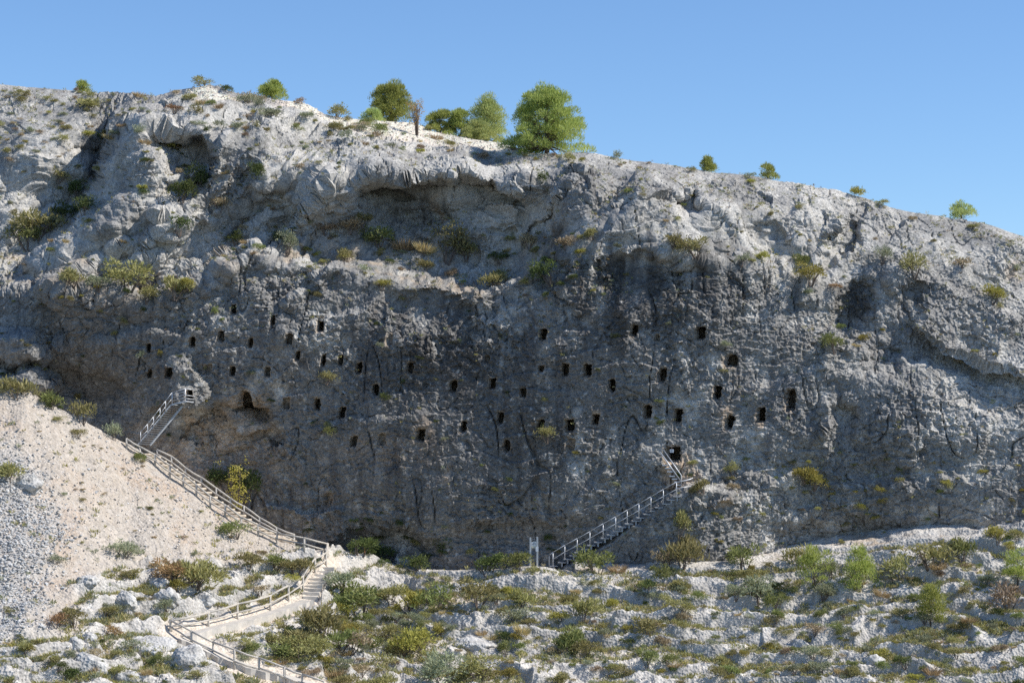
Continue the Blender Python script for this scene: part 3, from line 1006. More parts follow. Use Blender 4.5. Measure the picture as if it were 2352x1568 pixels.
M_WOOD = plain('weathered_wood', (.50, .46, .40), .85, var=.35, scale=5, stretch=(4, 4, 4))
M_LOG = plain('pale_log', (.52, .44, .34), .85, var=.3, scale=5)
M_SIGNWOOD = plain('orange_wood', (.40, .20, .095), .75, var=.2, scale=6)
M_STEEL = plain('galvanised_steel', (.60, .615, .63), .45, .4, .12, 9, spec=.5)
M_STEEL2 = plain('dull_steel_tread', (.44, .445, .45), .55, .35, .18, 7, spec=.5)
M_TREAD = plain('dark_grating', (.20, .205, .21), .6, .3, .2, 7)  # darker grey than the other steel parts
M_PALE = plain('pale_board', (.70, .71, .70), .5, var=.05)
M_DARKP = plain('dark_print', (.03, .025, .025), .5, var=.05)
M_CREAM = plain('cream_print', (.62, .60, .47), .5, var=.05)
M_PLATE = plain('white_plate', (.72, .74, .76), .5, var=.08)
M_BARK = plain('bark', (.115, .09, .072), .95, var=.4, scale=8)
M_TWIG = plain('twig', (.17, .135, .11), .95, var=.35, scale=8)
M_CONC = plain('pale_path', (.56, .52, .46), .9, var=.14, scale=2.5)
M_RUST = plain('rusty_steel', (.30, .22, .17), .6, .3, .3, 8)
FOL = {
    'olive': foliage('olive_leaves', (.19, .185, .070), (.36, .325, .145)),
    'grey': foliage('grey_green_leaves', (.18, .205, .125), (.34, .345, .225)),
    'yellow': foliage('yellow_green_leaves', (.235, .22, .055), (.38, .335, .095)),
    'green': foliage('green_leaves', (.135, .165, .055), (.265, .28, .105)),
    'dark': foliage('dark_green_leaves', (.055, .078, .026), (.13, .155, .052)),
    'brown': foliage('brown_twigs', (.24, .185, .115), (.40, .32, .21), .2),
    'orange': foliage('rusty_leaves', (.25, .155, .075), (.36, .24, .125), .25),
    'straw': foliage('straw_grass', (.33, .25, .125), (.52, .42, .24), .3),
    'pine': foliage('pine_needles', (.20, .25, .066), (.40, .425, .13), .48),
    'pine2': foliage('blue_green_needles', (.24, .30, .11), (.44, .46, .18), .5),
    'young': foliage('young_pine_needles', (.23, .26, .065), (.38, .385, .12), .45),
    'autumn': foliage('autumn_leaves', (.33, .19, .065), (.44, .33, .12), .4),
    'lemon': foliage('lemon_leaves', (.42, .37, .06), (.56, .50, .15), .45),
}
ADJ = {'olive': 'olive green', 'grey': 'grey green', 'yellow': 'yellow green', 'green': 'fresh green', 'dark': 'dark green',
       'brown': 'dry brown', 'orange': 'rusty orange', 'straw': 'straw coloured'}


# ---- leaf meshes
def quads_mesh(name, V, n):
    """V: (n, 4, 3) corner points of n leaves"""
    me = bpy.data.meshes.new(name)
    me.vertices.add(n * 4)
    me.vertices.foreach_set('co', V.reshape(-1).astype(f32))
    me.loops.add(n * 4)
    me.loops.foreach_set('vertex_index', np.arange(n * 4, dtype=np.int32))
    me.polygons.add(n)
    me.polygons.foreach_set('loop_start', np.arange(0, n * 4, 4, dtype=np.int32))
    me.polygons.foreach_set('loop_total', np.full(n, 4, np.int32))
    me.update(calc_edges=True)
    return me


def unit(a):
    return a / (np.linalg.norm(a, axis=-1, keepdims=True) + 1e-9)


def leaves(C, A, length, width, r):
    """diamond leaves at C pointing along A"""
    n = len(C)
    A = unit(A)
    B = unit(np.cross(A, r.normal(size=(n, 3))))
    L_ = length[:, None]
    W_ = width[:, None]
    return np.stack([C, C + A * L_ * .5 + B * W_ * .5, C + A * L_, C + A * L_ * .5 - B * W_ * .5], 1)


def shrub_mesh(seed, n=620, upright=0.4, lobes=7, leaf=.085, thin=.38, flat=.62):
    """a bush one metre wide: leaf sprays on several uneven lobes over a hemisphere"""
    r = np.random.default_rng(seed)
    ang = r.uniform(0, 2 * np.pi, lobes)
    rad = np.sqrt(r.uniform(0, 1, lobes)) * .30
    lc = np.stack([rad * np.cos(ang), rad * np.sin(ang), r.uniform(.16, .40, lobes) * flat / .62], -1)
    lr = r.uniform(.13, .25, lobes)
    li = r.integers(0, lobes, n)
    d = unit(r.normal(size=(n, 3)))
    d[:, 2] = np.where(d[:, 2] < -.35, -d[:, 2], d[:, 2])
    rr_ = lr[li] * r.uniform(.25, 1.0, n) ** .55 * r.uniform(.85, 1.25, n)
    C = lc[li] + d * rr_[:, None]
    low = C[:, 2] < .02
    C[low, 2] = r.uniform(.02, .2, low.sum())
    A = d * (1 - upright) + np.array([0, 0, 1.0]) * upright + r.normal(size=(n, 3)) * .45
    return quads_mesh('foliage', leaves(C, A, leaf * r.uniform(.6, 1.5, n), leaf * thin * r.uniform(.7, 1.4, n), r), n)


def tuft_mesh(seed, n=300, tall=.40, spread=.7):
    r = np.random.default_rng(seed)
    a = r.uniform(0, 2 * np.pi, n)
    rad = np.sqrt(r.uniform(0, 1, n)) * .22
    C = np.stack([rad * np.cos(a), rad * np.sin(a), np.zeros(n)], -1)
    A = np.stack([np.cos(a) * spread * r.uniform(.2, 1.6, n), np.sin(a) * spread * r.uniform(.2, 1.6, n), np.ones(n)], -1)
    return quads_mesh('foliage', leaves(C, A, tall * r.uniform(.5, 1.2, n), .020 * r.uniform(.6, 1.3, n), r), n)


def stem_mesh(seed, n=6):
    r = random.Random(seed)
    b = MB()
    for i in range(n):
        a = r.uniform(0, 2 * math.pi)
        q = r.uniform(.1, .3)
        b.tube([(0.03 * math.cos(a), .03 * math.sin(a), -.12), (q * .5 * math.cos(a), q * .5 * math.sin(a), .16),
                (q * math.cos(a + .3), q * math.sin(a + .3), r.uniform(.3, .5))], .016, 5, .005, False)
    me = bpy.data.meshes.new('stem')
    me.from_pydata(b.v, [], b.f)
    me.materials.append(M_TWIG)
    return me


SHRUBS = {'dome': [shrub_mesh(10 + i, 900, .25, 8, .070) for i in range(5)],
          'spray': [shrub_mesh(30 + i, 760, .70, 7, .125, .22) for i in range(4)],
          'loose': [shrub_mesh(50 + i, 420, .55, 9, .10, .30) for i in range(4)],
          'cone': [shrub_mesh(70 + i, 1000, .75, 10, .085, .32, 1.35) for i in range(2)],
          'tuft': [tuft_mesh(90 + i) for i in range(4)]}
STEMS = [stem_mesh(i) for i in range(4)]
_mat0 = FOL['olive']
for lst in SHRUBS.values():
    for me in lst:
        me.materials.append(_mat0)
FORM = {'olive': ('dome', 'spray', 'loose'), 'grey': ('spray', 'loose'), 'yellow': ('dome', 'spray'), 'green': ('dome', 'dome', 'spray'),
        'dark': ('dome',), 'brown': ('loose', 'spray'), 'orange': ('loose', 'dome'), 'straw': ('tuft',)}
COUNT = {}


def shrub(u, v, w, kind, label, group=None, form=None, hfac=1.0, loc=None, nor=None, name=None):
    """a bush w units wide whose foot is seen at (u, v)"""
    if loc is None:
        loc, nor, on = hit(u, v)
        if loc is None:
            return None
    k = k_at(loc.y)
    size = w * S * k * 1.38
    form = form or random.choice(FORM[kind])
    me = random.choice(SHRUBS[form])
    if name is None:
        name = 'grass_tuft' if form == 'tuft' else kind.replace('brown', 'dry').replace('orange', 'rusty') + '_shrub'
    out = Vector((nor.x, nor.y, 0)) * (0.22 * size * max(0, .75 - nor.z))
    base = loc + out - Vector((0, 0, .06 * size))
    rot = (random.uniform(-.12, .12) - nor.y * -.25 * (1 - nor.z), random.uniform(-.12, .12) + nor.x * .2 * (1 - nor.z), random.uniform(0, 6.28))
    sc = Vector((size, size, size * hfac * random.uniform(.85, 1.15)))
    if form == 'tuft':
        sc *= .95
    if w >= 38 and form != 'tuft':
        e = empty(name, base)
        e.rotation_euler = rot
        e.scale = sc
        f = obj('foliage', me, None, e)
        obj('stem', random.choice(STEMS), None, e)
        top = e
    else:
        f = obj(name, me, None)
        f.location = base
        f.rotation_euler = rot
        f.scale = sc
        top = f
    f.material_slots[0].link = 'OBJECT'
    f.material_slots[0].material = FOL[kind]
    tag(top, label, 'grass tuft' if form == 'tuft' else 'shrub', group)
    return top


# ------------------------------------------------------------------ path and steps
def ribbon(name, cl, half, thick=.10):
    """a flat strip draped along points on the ground"""
    b = MB()
    L_, R_ = [], []
    for i, p in enumerate(cl):
        t = cl[min(i + 1, len(cl) - 1)] - cl[max(i - 1, 0)]
        t.z = 0
        t.normalize()
        n_ = Vector((-t.y, t.x, 0))
        wob = 1 + .15 * math.sin(i * 1.9)
        for lst, sgn in ((L_, 1), (R_, -1)):
            q = p + n_ * (half * sgn * wob)
            lst.append(q)
    n = len(cl)
    for q in L_:
        b.v.append((q.x, q.y, q.z))
    for q in R_:
        b.v.append((q.x, q.y, q.z))
    for q in L_ + R_:
        b.v.append((q.x, q.y, q.z - .9))
    for i in range(n - 1):
        b.f.append((i, n + i, n + i + 1, i + 1))
        b.f.append((2 * n + i, i, i + 1, 2 * n + i + 1))
        b.f.append((n + i, 3 * n + i, 3 * n + i + 1, n + i + 1))
    b.f.append((0, 2 * n, 3 * n, n))
    b.f.append((n - 1, 2 * n - 1, 4 * n - 1, 3 * n - 1))
    return b


def smooth_line(pts, per=6):
    out = []
    for i in range(len(pts) - 1):
        for j in range(per):
            out.append(pts[i].lerp(pts[i + 1], j / per))
    out.append(pts[-1])
    for _ in range(3):
        out = [out[0]] + [(out[i - 1] + out[i] * 2 + out[i + 1]) / 4 for i in range(1, len(out) - 1)] + [out[-1]]
    return out


def ground_line(uv, lift=.0):
    res = []
    for u, v in uv:
        l, n_, o_ = hit(u, v)
        res.append(l + Vector((0, 0, lift)))
    return res


low_cl = smooth_line(ground_line([(418, 1470), (470, 1492), (520, 1518), (580, 1540), (640, 1556), (700, 1572), (760, 1590)], .20))
mid_cl = smooth_line(ground_line([(425, 1466), (470, 1450), (540, 1434), (610, 1415), (670, 1396), (705, 1384)], .18))
path = obj('path', None)
bpy.data.objects.remove(path)
p_low = ribbon('path', low_cl, .62).build('path', M_CONC)
tag(p_low, kind='structure')
p_mid = ribbon('path', mid_cl, .55).build('path', M_CONC)
tag(p_mid, kind='structure')
# stone steps from the path up to the corner of the fence
st_pts = ground_line([(708, 1382), (716, 1362), (722, 1346), (730, 1330), (740, 1314), (752, 1298)])
st_cl = smooth_line(st_pts, 2)
for i, p in enumerate(st_cl[:-1]):
    z = p.z + .10
    b = MB().box((p.x - .48, p.y - .22, z - .45), (p.x + .48, p.y + .26, z))
    for j, vv_ in enumerate(b.v):
        b.v[j] = (vv_[0] + random.uniform(-.16, .16), vv_[1] + random.uniform(-.09, .09), vv_[2] + random.uniform(-.05, .05))
    o = b.build('stone_step', M_CONC)
    adopt(p_mid, o)
# log steps on the upper flight
flight = empty('log_stairway', PV(420, 1105, -5.0))
tag(flight, 'pale log steps climbing between two wooden handrails on the scree mound', 'steps')
for i in range(26):
    t = i / 25.0
    u = 338 + (664 - 338) * t
    y = float(crest_y(u)) + .75
    k = k_at(y)
    x = (u - UC) * S * k
    g = floor_at(x, y, 20)
    if g is None:
        continue
    dv = Vector((math.cos(R(28)), math.sin(R(28)), 0)) * .55
    c_ = g + Vector((0, 0, .08))
    o = MB().tube([c_ - dv, c_ + dv], .085, 8).build('log', M_LOG, None, True)
    adopt(flight, o)

# ------------------------------------------------------------------ wooden fences
def fence(name, label, posts, mid=.48, r=.066, closed_by=None):
    """posts: list of (top point, foot point)"""
    root = empty(name, posts[0][1])
    tag(root, label, 'fence', 'wooden handrail fences along the path')
    kids = []
    for tp, ft in posts:
        lean = Vector((random.uniform(-.03, .03), random.uniform(-.03, .03), 0))
        kids.append(MB().tube([ft - Vector((0, 0, .35)), tp + lean + Vector((0, 0, .03))], r * 1.05, 8).build('post', M_WOOD, None, True))
    for (t0, f0), (t1, f1) in zip(posts[:-1], posts[1:]):
        sag = Vector((0, 0, random.uniform(-.06, .03)))
        kids.append(MB().tube([t0 - (t1 - t0) * .03, (t0 + t1) / 2 + sag, t1 + (t1 - t0) * .03], r, 8, r * .85).build('rail', M_WOOD, None, True))
        a, b = f0.lerp(t0, mid), f1.lerp(t1, mid)
        o_ = Vector((0, -.07, 0))
        kids.append(MB().tube([a - (b - a) * .02 + o_, (a + b) / 2 + sag + o_, b + (b - a) * .02 + o_], r * .85, 8, r * .75).build('rail', M_WOOD, None, True))
    adopt(root, *kids)
    return root


def posts_from(lst, dy=0.0):
    out = []
    for u, vt, vb in lst:
        l, n_, o_ = hit(u, vb)
        if l is None or o_.startswith('cliff') or o_.startswith('cave'):
            l = PV(u, vb, float(crest_y(u)) + .05)
        h = (vb - vt) * S * k_at(l.y)
        out.append((l + Vector((0, 0, h)), l))
    return out


F_OUT = [(291, 1007, 1030), (322, 1026, 1050), (356, 1044, 1069), (390, 1068, 1098), (421, 1089, 1119), (451, 1113, 1138), (483, 1139, 1167), (517, 1159, 1187),
         (555, 1188, 1213), (593, 1205, 1230), (636, 1224, 1248), (699, 1235, 1261), (751, 1248, 1277)]
fence('wooden_fence', 'weathered wooden handrail on the outer side of the log steps down the scree mound', posts_from(F_OUT))
F_IN = [(361, 1033), (394, 1048), (426, 1074), (462, 1096), (496, 1120), (529, 1144), (560, 1162), (597, 1189), (636, 1212), (676, 1227)]
pin = []
for u, vt in F_IN:
    y = float(crest_y(u)) + 1.75
    tp = PV(u, vt, y)
    g = floor_at(tp.x, tp.y, tp.z + .02)
    pin.append((tp, g if g is not None else tp - Vector((0, 0, .9))))
fence('wooden_fence', 'weathered wooden handrail on the cliff side of the log steps', pin, .5)
F_MID = [(752, 1248, 1277), (749, 1269, 1299), (723, 1282, 1314), (696, 1323, 1356), (663, 1344, 1379), (621, 1367, 1401), (546, 1386, 1421), (479, 1406, 1437), (394, 1424, 1449)]
fence('wooden_fence', 'sunlit pale wooden handrail beside the stone steps and the middle path', posts_from(F_MID), .45)
F_LOW = [(391, 1424, 1448), (440, 1449, 1483), (489, 1474, 1505), (539, 1491, 1536), (594, 1510, 1549), (653, 1532, 1569), (695, 1548, 1580), (744, 1564, 1600)]
fence('wooden_fence', 'grey wooden handrail along the lowest path at the bottom edge', posts_from(F_LOW), .42)

# ------------------------------------------------------------------ metal stairs on the right
def C2(x, y):
    return 1205.8 + .1977 * x, 1010.6 + .1977 * y


def wall_y(u, v, d=4.0):
    l, n_, o_ = hit(u, v)
    return l.y if l is not None else d


TR = [(335, 1462), (430, 1420), (495, 1382), (565, 1342), (620, 1305), (700, 1268), (770, 1222), (850, 1186), (930, 1140), (1000, 1102),
      (1075, 1057), (1130, 1010), (1210, 973), (1290, 940), (1345, 903), (1425, 862), (1500, 825), (1560, 783), (1645, 740), (1700, 695), (1770, 655)]
PO = [(325, 1300, 1462), (462, 1218, 1378), (606, 1140, 1300), (754, 1060, 1218), (907, 968, 1130), (1053, 888, 1055), (1187, 810, 975),
      (1323, 735, 898), (1463, 655, 810), (1607, 570, 735), (1760, 485, 655)]
ys = [wall_y(*C2(x, y + 34)) for x, y in TR]
fit = np.polyfit([C2(*p)[0] for p in TR], ys, 1)
stair_y = lambda u: float(np.polyval(fit, u)) - .35
u0, v0 = C2(335, 1470)
low = empty('metal_staircase', PV(u0, v0, stair_y(u0)))
tag(low, 'galvanised metal staircase with handrail climbing from the sign to the landing', 'staircase')
kids = []
for x, y in TR:
    u, v = C2(x, y)
    yy = stair_y(u)
    c_ = PV(u, v, yy)
    b = MB().box((c_.x - .27, c_.y - .10, c_.z - .03), (c_.x + .27, c_.y + 1.0, c_.z + .03))
    kids.append(b.build('tread', M_STEEL2))
    b = MB().box((c_.x - .05, c_.y + .0, c_.z - .30), (c_.x + .05, c_.y + .9, c_.z - .034))
    kids.append(b.build('bracket', M_STEEL2))
tops, feet = [], []
for x, yt, yb in PO:
    u, vt = C2(x, yt)
    _, vb = C2(x, yb)
    yy = stair_y(u) - .06
    tops.append(PV(u, vt, yy))
    feet.append(PV(u, vb, yy) - Vector((0, 0, .05)))
    kids.append(MB().tube([feet[-1], tops[-1]], .030, 8).build('post', M_STEEL, None, True))
u, vt = C2(280, 1330)
_, vb = C2(280, 1505)
e_t, e_f = PV(u, vt, stair_y(u) - .06), PV(u, vb, stair_y(u) - .06)
kids.append(MB().tube([e_f - Vector((0, 0, .2)), e_t - Vector((0, 0, .08)), e_t + Vector((.06, 0, 0)), tops[0]], .024, 8).build('rail_end', M_STEEL, None, True))
for a, b in zip(tops[:-1], tops[1:]):
    kids.append(MB().tube([a, b], .026, 8).build('rail', M_STEEL, None, True))
for i in range(len(tops) - 1):
    a, b = feet[i].lerp(tops[i], .53), feet[i + 1].lerp(tops[i + 1], .53)
    kids.append(MB().tube([a, b], .022, 8).build('rail', M_STEEL, None, True))
yl = stair_y(C2(1760, 0)[0]) - .06
lr_pts = [PV(*C2(1760, 490), yl), PV(*C2(1850, 470), yl + .15), PV(*C2(1910, 456), yl + .3), PV(*C2(1950, 438), yl + .5)]
kids.append(MB().tube(lr_pts, .036, 8).build('rail', M_STEEL, None, True))
lr_pts = [PV(*C2(1760, 562), yl), PV(*C2(1850, 545), yl + .15), PV(*C2(1928, 536), yl + .45)]
kids.append(MB().tube(lr_pts, .036, 8).build('rail', M_STEEL, None, True))
adopt(low, *kids)
# upper flight to the cave door
yw = min(wall_y(*C2(1700, 420)), wall_y(*C2(1600, 300)), wall_y(*C2(1780, 520))) - .25
upf = empty('metal_staircase', PV(*C2(1815, 570), yw))
tag(upf, 'short steep flight of metal steps rising from the landing to the cave doorway', 'staircase')
kids = [MB().tube([PV(*C2(1815, 575), yw), PV(*C2(1815, 405), yw), PV(*C2(1608, 112), yw + .1)], .034, 8).build('rail', M_STEEL, None, True),
        MB().tube([PV(*C2(1812, 478), yw), PV(*C2(1572, 140), yw + .1)], .045, 8).build('stringer', M_STEEL, None, True)]
for x, y in ((1640, 292), (1672, 325), (1695, 365), (1722, 418), (1752, 450), (1778, 484), (1798, 520)):
    c_ = PV(*C2(x, y), yw)
    kids.append(MB().box((c_.x - .26, c_.y - .02, c_.z - .035), (c_.x + .12, c_.y + .9, c_.z + .035)).build('tread', M_STEEL))
adopt(upf, *kids)
# notice in the doorway
pl = PV(1543, 1035, yw + .15)
nb = empty('notice_plate', pl)
tag(nb, 'small white notice hanging in the dark cave doorway', 'notice')
kn = [MB().box((pl.x - .13, pl.y - .012, pl.z - .11), (pl.x + .13, pl.y + .012, pl.z + .11)).build('plate', M_PLATE)]
for j in range(3):
    kn.append(MB().box((pl.x - .09, pl.y - .016, pl.z - .05 + j * .045), (pl.x + .08 - .03 * (j % 2), pl.y - .0125, pl.z - .035 + j * .045)).build('text_line', M_DARKP))
kn.append(MB().tube([pl + Vector((.0, 0, .10)), pl + Vector((0, .02, .45))], .010, 6).build('hanger', M_RUST))
adopt(nb, *kn)

# ------------------------------------------------------------------ metal stairs on the left
def C1(x, y):
    return 258.4 + .14648 * x, 832.6 + .14648 * y


yb_, yt_ = -3.4, min(wall_y(*C1(1300, 640)), wall_y(*C1(1180, 680))) - .55
lf = empty('metal_staircase', PV(*C1(400, 1285), yb_))
tag(lf, 'galvanised metal staircase with railed landing at the left cave doorway', 'staircase')
kids = []


def YL(u):
    return yb_ + (yt_ - yb_) * (u - 317.0) / (394.0 - 317.0)


a0, a1 = C1(400, 1285), C1(925, 652)
NT = 19
inner = Vector((.62, .45, -.04))
for i in range(NT):
    t = (i + .4) / NT
    u = a0[0] + (a1[0] - a0[0]) * t
    v = a0[1] + (a1[1] - a0[1]) * t
    p = PV(u, v, YL(u))
    kids.append(MB().beam(p, p + inner * 1.1, .17, .03).build('tread', M_TREAD))
P0, P1 = PV(*a0, YL(a0[0])), PV(*a1, YL(a1[0]))
kids.append(MB().beam(P0, P1, .04, .09).build('stringer', M_STEEL2))
kids.append(MB().beam(P0 + inner * 1.15, P1 + inner * 1.15, .05, .15).build('stringer', M_STEEL2))
tp = []
for x, yt2, yb2 in ((440, 1085, 1260), (550, 962, 1155), (643, 845, 1030), (745, 712, 905), (832, 600, 770)):
    u, vt = C1(x, yt2)
    _, vb = C1(x, yb2)
    a, b = PV(u, vb, YL(u) - .05), PV(u, vt, YL(u) - .05)
    tp.append((a, b))
    kids.append(MB().tube([a, b], .024, 8).build('post', M_STEEL, None, True))
ulp, vlt = C1(935, 465)
_, vlb = C1(935, 655)
LP = (PV(ulp, vlb, yt_), PV(ulp, vlt, yt_))
kids.append(MB().tube(LP, .036, 8).build('post', M_STEEL, None, True))
tp.append(LP)
for (a, b), (c_, d_) in zip(tp[:-1], tp[1:]):
    kids.append(MB().tube([b, d_], .019, 8).build('rail', M_STEEL, None, True))
    kids.append(MB().tube([a.lerp(b, .5), c_.lerp(d_, .5)], .016, 6).build('rail', M_STEEL, None, True))
ymid = yt_ - .15
MP = (PV(*C1(1140, 605), ymid), PV(*C1(1140, 408), ymid))
kids.append(MB().tube(MP, .036, 8).build('post', M_STEEL, None, True))
for f in (1.0, .80, .55, .30):
    kids.append(MB().tube([LP[0].lerp(LP[1], f), MP[0].lerp(MP[1], f)], .024 if f == 1 else .018, 8).build('rail', M_STEEL, None, True))
EP = (PV(*C1(1268, 622), ymid + .65), PV(*C1(1325, 432), ymid + .75))
for f, g in ((1.0, 1.0), (.48, .50), (.22, .25)):
    kids.append(MB().tube([MP[0].lerp(MP[1], f), EP[0].lerp(EP[1], g)], .026, 8).build('rail', M_STEEL, None, True))
for i in range(3):
    a = LP[0].lerp(MP[0], i / 2.0)
    kids.append(MB().beam(a + Vector((0, -.05, -.03)), a + Vector((.35, 1.0, -.03)), .30, .04).build('deck_plank', M_STEEL))
kids.append(MB().beam(LP[0], MP[0], .05, .07).build('deck_beam', M_STEEL))
kids.append(MB().beam(MP[0], EP[0], .05, .07).build('deck_beam', M_STEEL))
adopt(lf, *kids)

# ------------------------------------------------------------------ information board
def text_mesh(txt, size):
    cu = bpy.data.curves.new('lettering', 'FONT')
    cu.body = txt
    cu.size = size
    cu.space_line = .85
    o = bpy.data.objects.new('tmp', cu)
    col.objects.link(o)
    dg_ = bpy.context.evaluated_depsgraph_get()
    me = bpy.data.meshes.new_from_object(o.evaluated_get(dg_))
    bpy.data.objects.remove(o)
    return me


sy = -4.3
kx = S * k_at(sy)
sg = empty('information_board', PV(1226, 1306, sy))
tag(sg, 'tall information board with dark header on two grey posts beside the stairs', 'sign')
kids = []
for u, vt, vb in ((1218.3, 1233.4, 1310), (1234.0, 1232.0, 1312)):
    a, b = PV(u, vb, sy), PV(u, vt, sy)
    g = floor_at(a.x, a.y, 5)
    z0 = min(a.z, g.z) - .1
    kids.append(MB().box((a.x - .05, sy - .05, z0), (a.x + .02, sy + .05, b.z)).build('post', M_STEEL))
    kids.append(MB().box((a.x + .023, sy - .03, z0), (a.x + .07, sy + .05, b.z - .01)).build('post_back', M_STEEL2))
pa_, pb_ = PV(1220.2, 1258.0, sy), PV(1232.0, 1234.2, sy)
x0, x1, z0, z1 = pa_.x, pb_.x, pa_.z, pb_.z
panel = MB().box((x0, sy - .02, z0), (x1, sy + .02, z1)).build('panel', M_PALE)
kids.append(panel)
H_ = z1 - z0
W_ = x1 - x0
# dark header with a curved lower edge, cream foot, dark cave marks, white lettering
hd = MB()
nn_ = 12
for i in range(nn_ + 1):
    t = i / nn_
    zc = z1 - H_ * (.50 - .17 * math.sin(math.pi * (.12 + .62 * t)))
    hd.v += [(x0 + W_ * t, sy - .0235, z1 - .005), (x0 + W_ * t, sy - .0235, zc)]
for i in range(nn_):
    hd.f.append((2 * i, 2 * i + 1, 2 * i + 3, 2 * i + 2))
ch = [hd.build('header', M_DARKP)]
cf = MB()
for i in range(nn_ + 1):
    t = i / nn_
    zc = z0 + H_ * (.24 - .05 * math.sin(math.pi * t))
    cf.v += [(x0 + W_ * t, sy - .0235, zc), (x0 + W_ * t, sy - .0235, z0 + .004)]
for i in range(nn_):
    cf.f.append((2 * i, 2 * i + 1, 2 * i + 3, 2 * i + 2))
ch.append(cf.build('foot_band', M_CREAM))
mk = MB()
for i in range(22):
    a = x0 + W_ * random.uniform(.12, .88)
    c_ = z0 + H_ * (.43 + random.uniform(-.11, .11))
    mk.box((a, sy - .026, c_), (a + .014, sy - .0238, c_ + .022))
mo = mk.build('cave_marks', M_DARKP)
mo['kind'] = 'stuff'
ch.append(mo)
tm = text_mesh('Covetes\ndels Moros', .072)
lt = obj('lettering', tm, M_PLATE)
lt.location = (x0 + .025, sy - .027, z1 - .10)
lt.rotation_euler = (R(90), 0, 0)
bpy.context.view_layer.update()
for o in ch + [lt]:
    o.parent = panel
pp_ = PV(1233.7, 1260.3, sy)
kids.append(MB().box((pp_.x - .10, sy - .085, pp_.z - .155), (pp_.x + .09, sy - .055, pp_.z + .155)).build('small_plate', M_PLATE))
adopt(sg, *kids)

# ------------------------------------------------------------------ wooden signpost
l_, n_, o_ = hit(838, 1274)
wp = empty('wooden_signpost', l_)
tag(wp, 'small orange wooden arrow signpost in the shade at the cliff foot', 'sign')
h_ = (1274 - 1246) * S * k_at(l_.y)
kids = [MB().tube([l_ - Vector((0, 0, .2)), l_ + Vector((-.03, 0, h_))], .045, 8).build('post', M_SIGNWOOD, None, True)]
az = l_.z + h_ - .13
ar = MB()
prof = [(-.18, -.11), (.10, -.11), (.20, 0), (.10, .11), (-.18, .11)]
for dy_ in (-.075, -.045):
    for a, b in prof:
        ar.v.append((l_.x + a, l_.y + dy_, az + b))
ar.f += [(0, 1, 2, 3, 4), (9, 8, 7, 6, 5)] + [(i, 5 + i, 5 + (i + 1) % 5, (i + 1) % 5) for i in range(5)]
kids.append(ar.build('arrow_board', M_SIGNWOOD))
adopt(wp, *kids)

# ------------------------------------------------------------------ boulders and loose stones
def rock_mesh(name, seed, sub=4, sq=(1, 1, 1), rough_=.22, colr=(.62, .595, .55)):
    bm = bmesh.new()
    bmesh.ops.create_icosphere(bm, subdivisions=sub, radius=.5)
    me = bpy.data.meshes.new(name)
    bm.to_mesh(me)
    bm.free()
    n = len(me.vertices)
    co = np.empty(n * 3, f32)
    me.vertices.foreach_get('co', co)
    co = co.reshape(-1, 3)
    d = co * 2
    sh = 1 + rough_ * 1.4 * fbm(d + seed * 3.1, 1.3, 2) - rough_ * .8 * np.abs(perlin(d * 1.3 + seed)) + rough_ * .45 * fbm(d + seed, .30, 2, .6)
    # blocky: flatten towards a few planes
    r = np.random.default_rng(seed)
    for _ in range(5):
        nn = unit(r.normal(size=3))
        lim = r.uniform(.34, .45)
        t = (co * sh[:, None]) @ nn
        sh = np.where(t > lim, sh * (lim + (t - lim) * .25) / t, sh)
    co = co * sh[:, None] * np.array(sq)
    me.vertices.foreach_set('co', co.reshape(-1).astype(f32))
    for p in me.polygons:
        p.use_smooth = sub > 2
    c = np.broadcast_to(np.array(colr), (n, 3)) * (1 + .25 * fbm(d + seed, .5, 3, .6))[:, None]
    g = sm(.0, .6, fbm(d + seed * 7, .7, 2))
    c = c * (1 - .35 * g[:, None])
    at = me.attributes.new('Col', 'FLOAT_COLOR', 'POINT')
    at.data.foreach_set('color', np.concatenate([np.clip(c, .05, .8), np.ones((n, 1))], 1).reshape(-1).astype(f32))
    me.materials.append(M_GROUND)
    me.update()
    return me


BOULD = [(325, 1484, 150, 66, 'large flat pale slab of rock above the bottom path'), (430, 1514, 84, 66, 'squat rounded boulder on the left edge of the lowest path'),
         (203, 1524, 90, 58, 'broad pale boulder near the bottom left below the flat slab'), (200, 1331, 50, 30, 'grey topped boulder with a dark hollow under it on the scree edge'),
         (280, 1382, 66, 50, 'jagged grey outcrop block below the big mixed shrub'), (367, 1337, 52, 28, 'smooth pale boulder just under the big mixed shrub'),
         (385, 1368, 66, 40, 'fluted grey rock face below the smooth pale boulder'), (173, 1474, 34, 42, 'upright narrow rock left of the large flat slab'),
         (202, 1464, 36, 32, 'ribbed rock leaning beside the upright narrow rock'), (290, 1558, 70, 44, 'pale boulder cut by the bottom edge left of the path'),
         (58, 1108, 84, 44, 'grey boulder half buried in the scree at the left edge'), (467, 1371, 52, 34, 'low rock in dry scrub above the middle fence'),
         (2012, 1518, 56, 32, 'square block standing out of the right foreground terraces'), (1100, 1478, 120, 40, 'long grey whaleback of rock in the central foreground'),
         (925, 1280, 40, 26, 'bluish boulder in the shade near the wooden signpost')]
for i, (u, v, w, h, lab) in enumerate(BOULD):
    l, n_, o_ = hit(u, v + h * .28)
    if l is None:
        continue
    k = k_at(l.y) * S
    me = rock_mesh('boulder', 11 + i, 4, (1, 1, 1), .28, (.50, .485, .455))
    o = obj('boulder', me)
    o.location = l + Vector((0, .25 * w * k, h * k * .08))
    o.scale = (w * k * 1.08, w * k * .8, h * k * 1.25)
    o.rotation_euler = (random.uniform(-.2, .2), random.uniform(-.2, .2), random.uniform(-.5, .5))
    tag(o, lab, 'boulder', 'boulders on the slope')

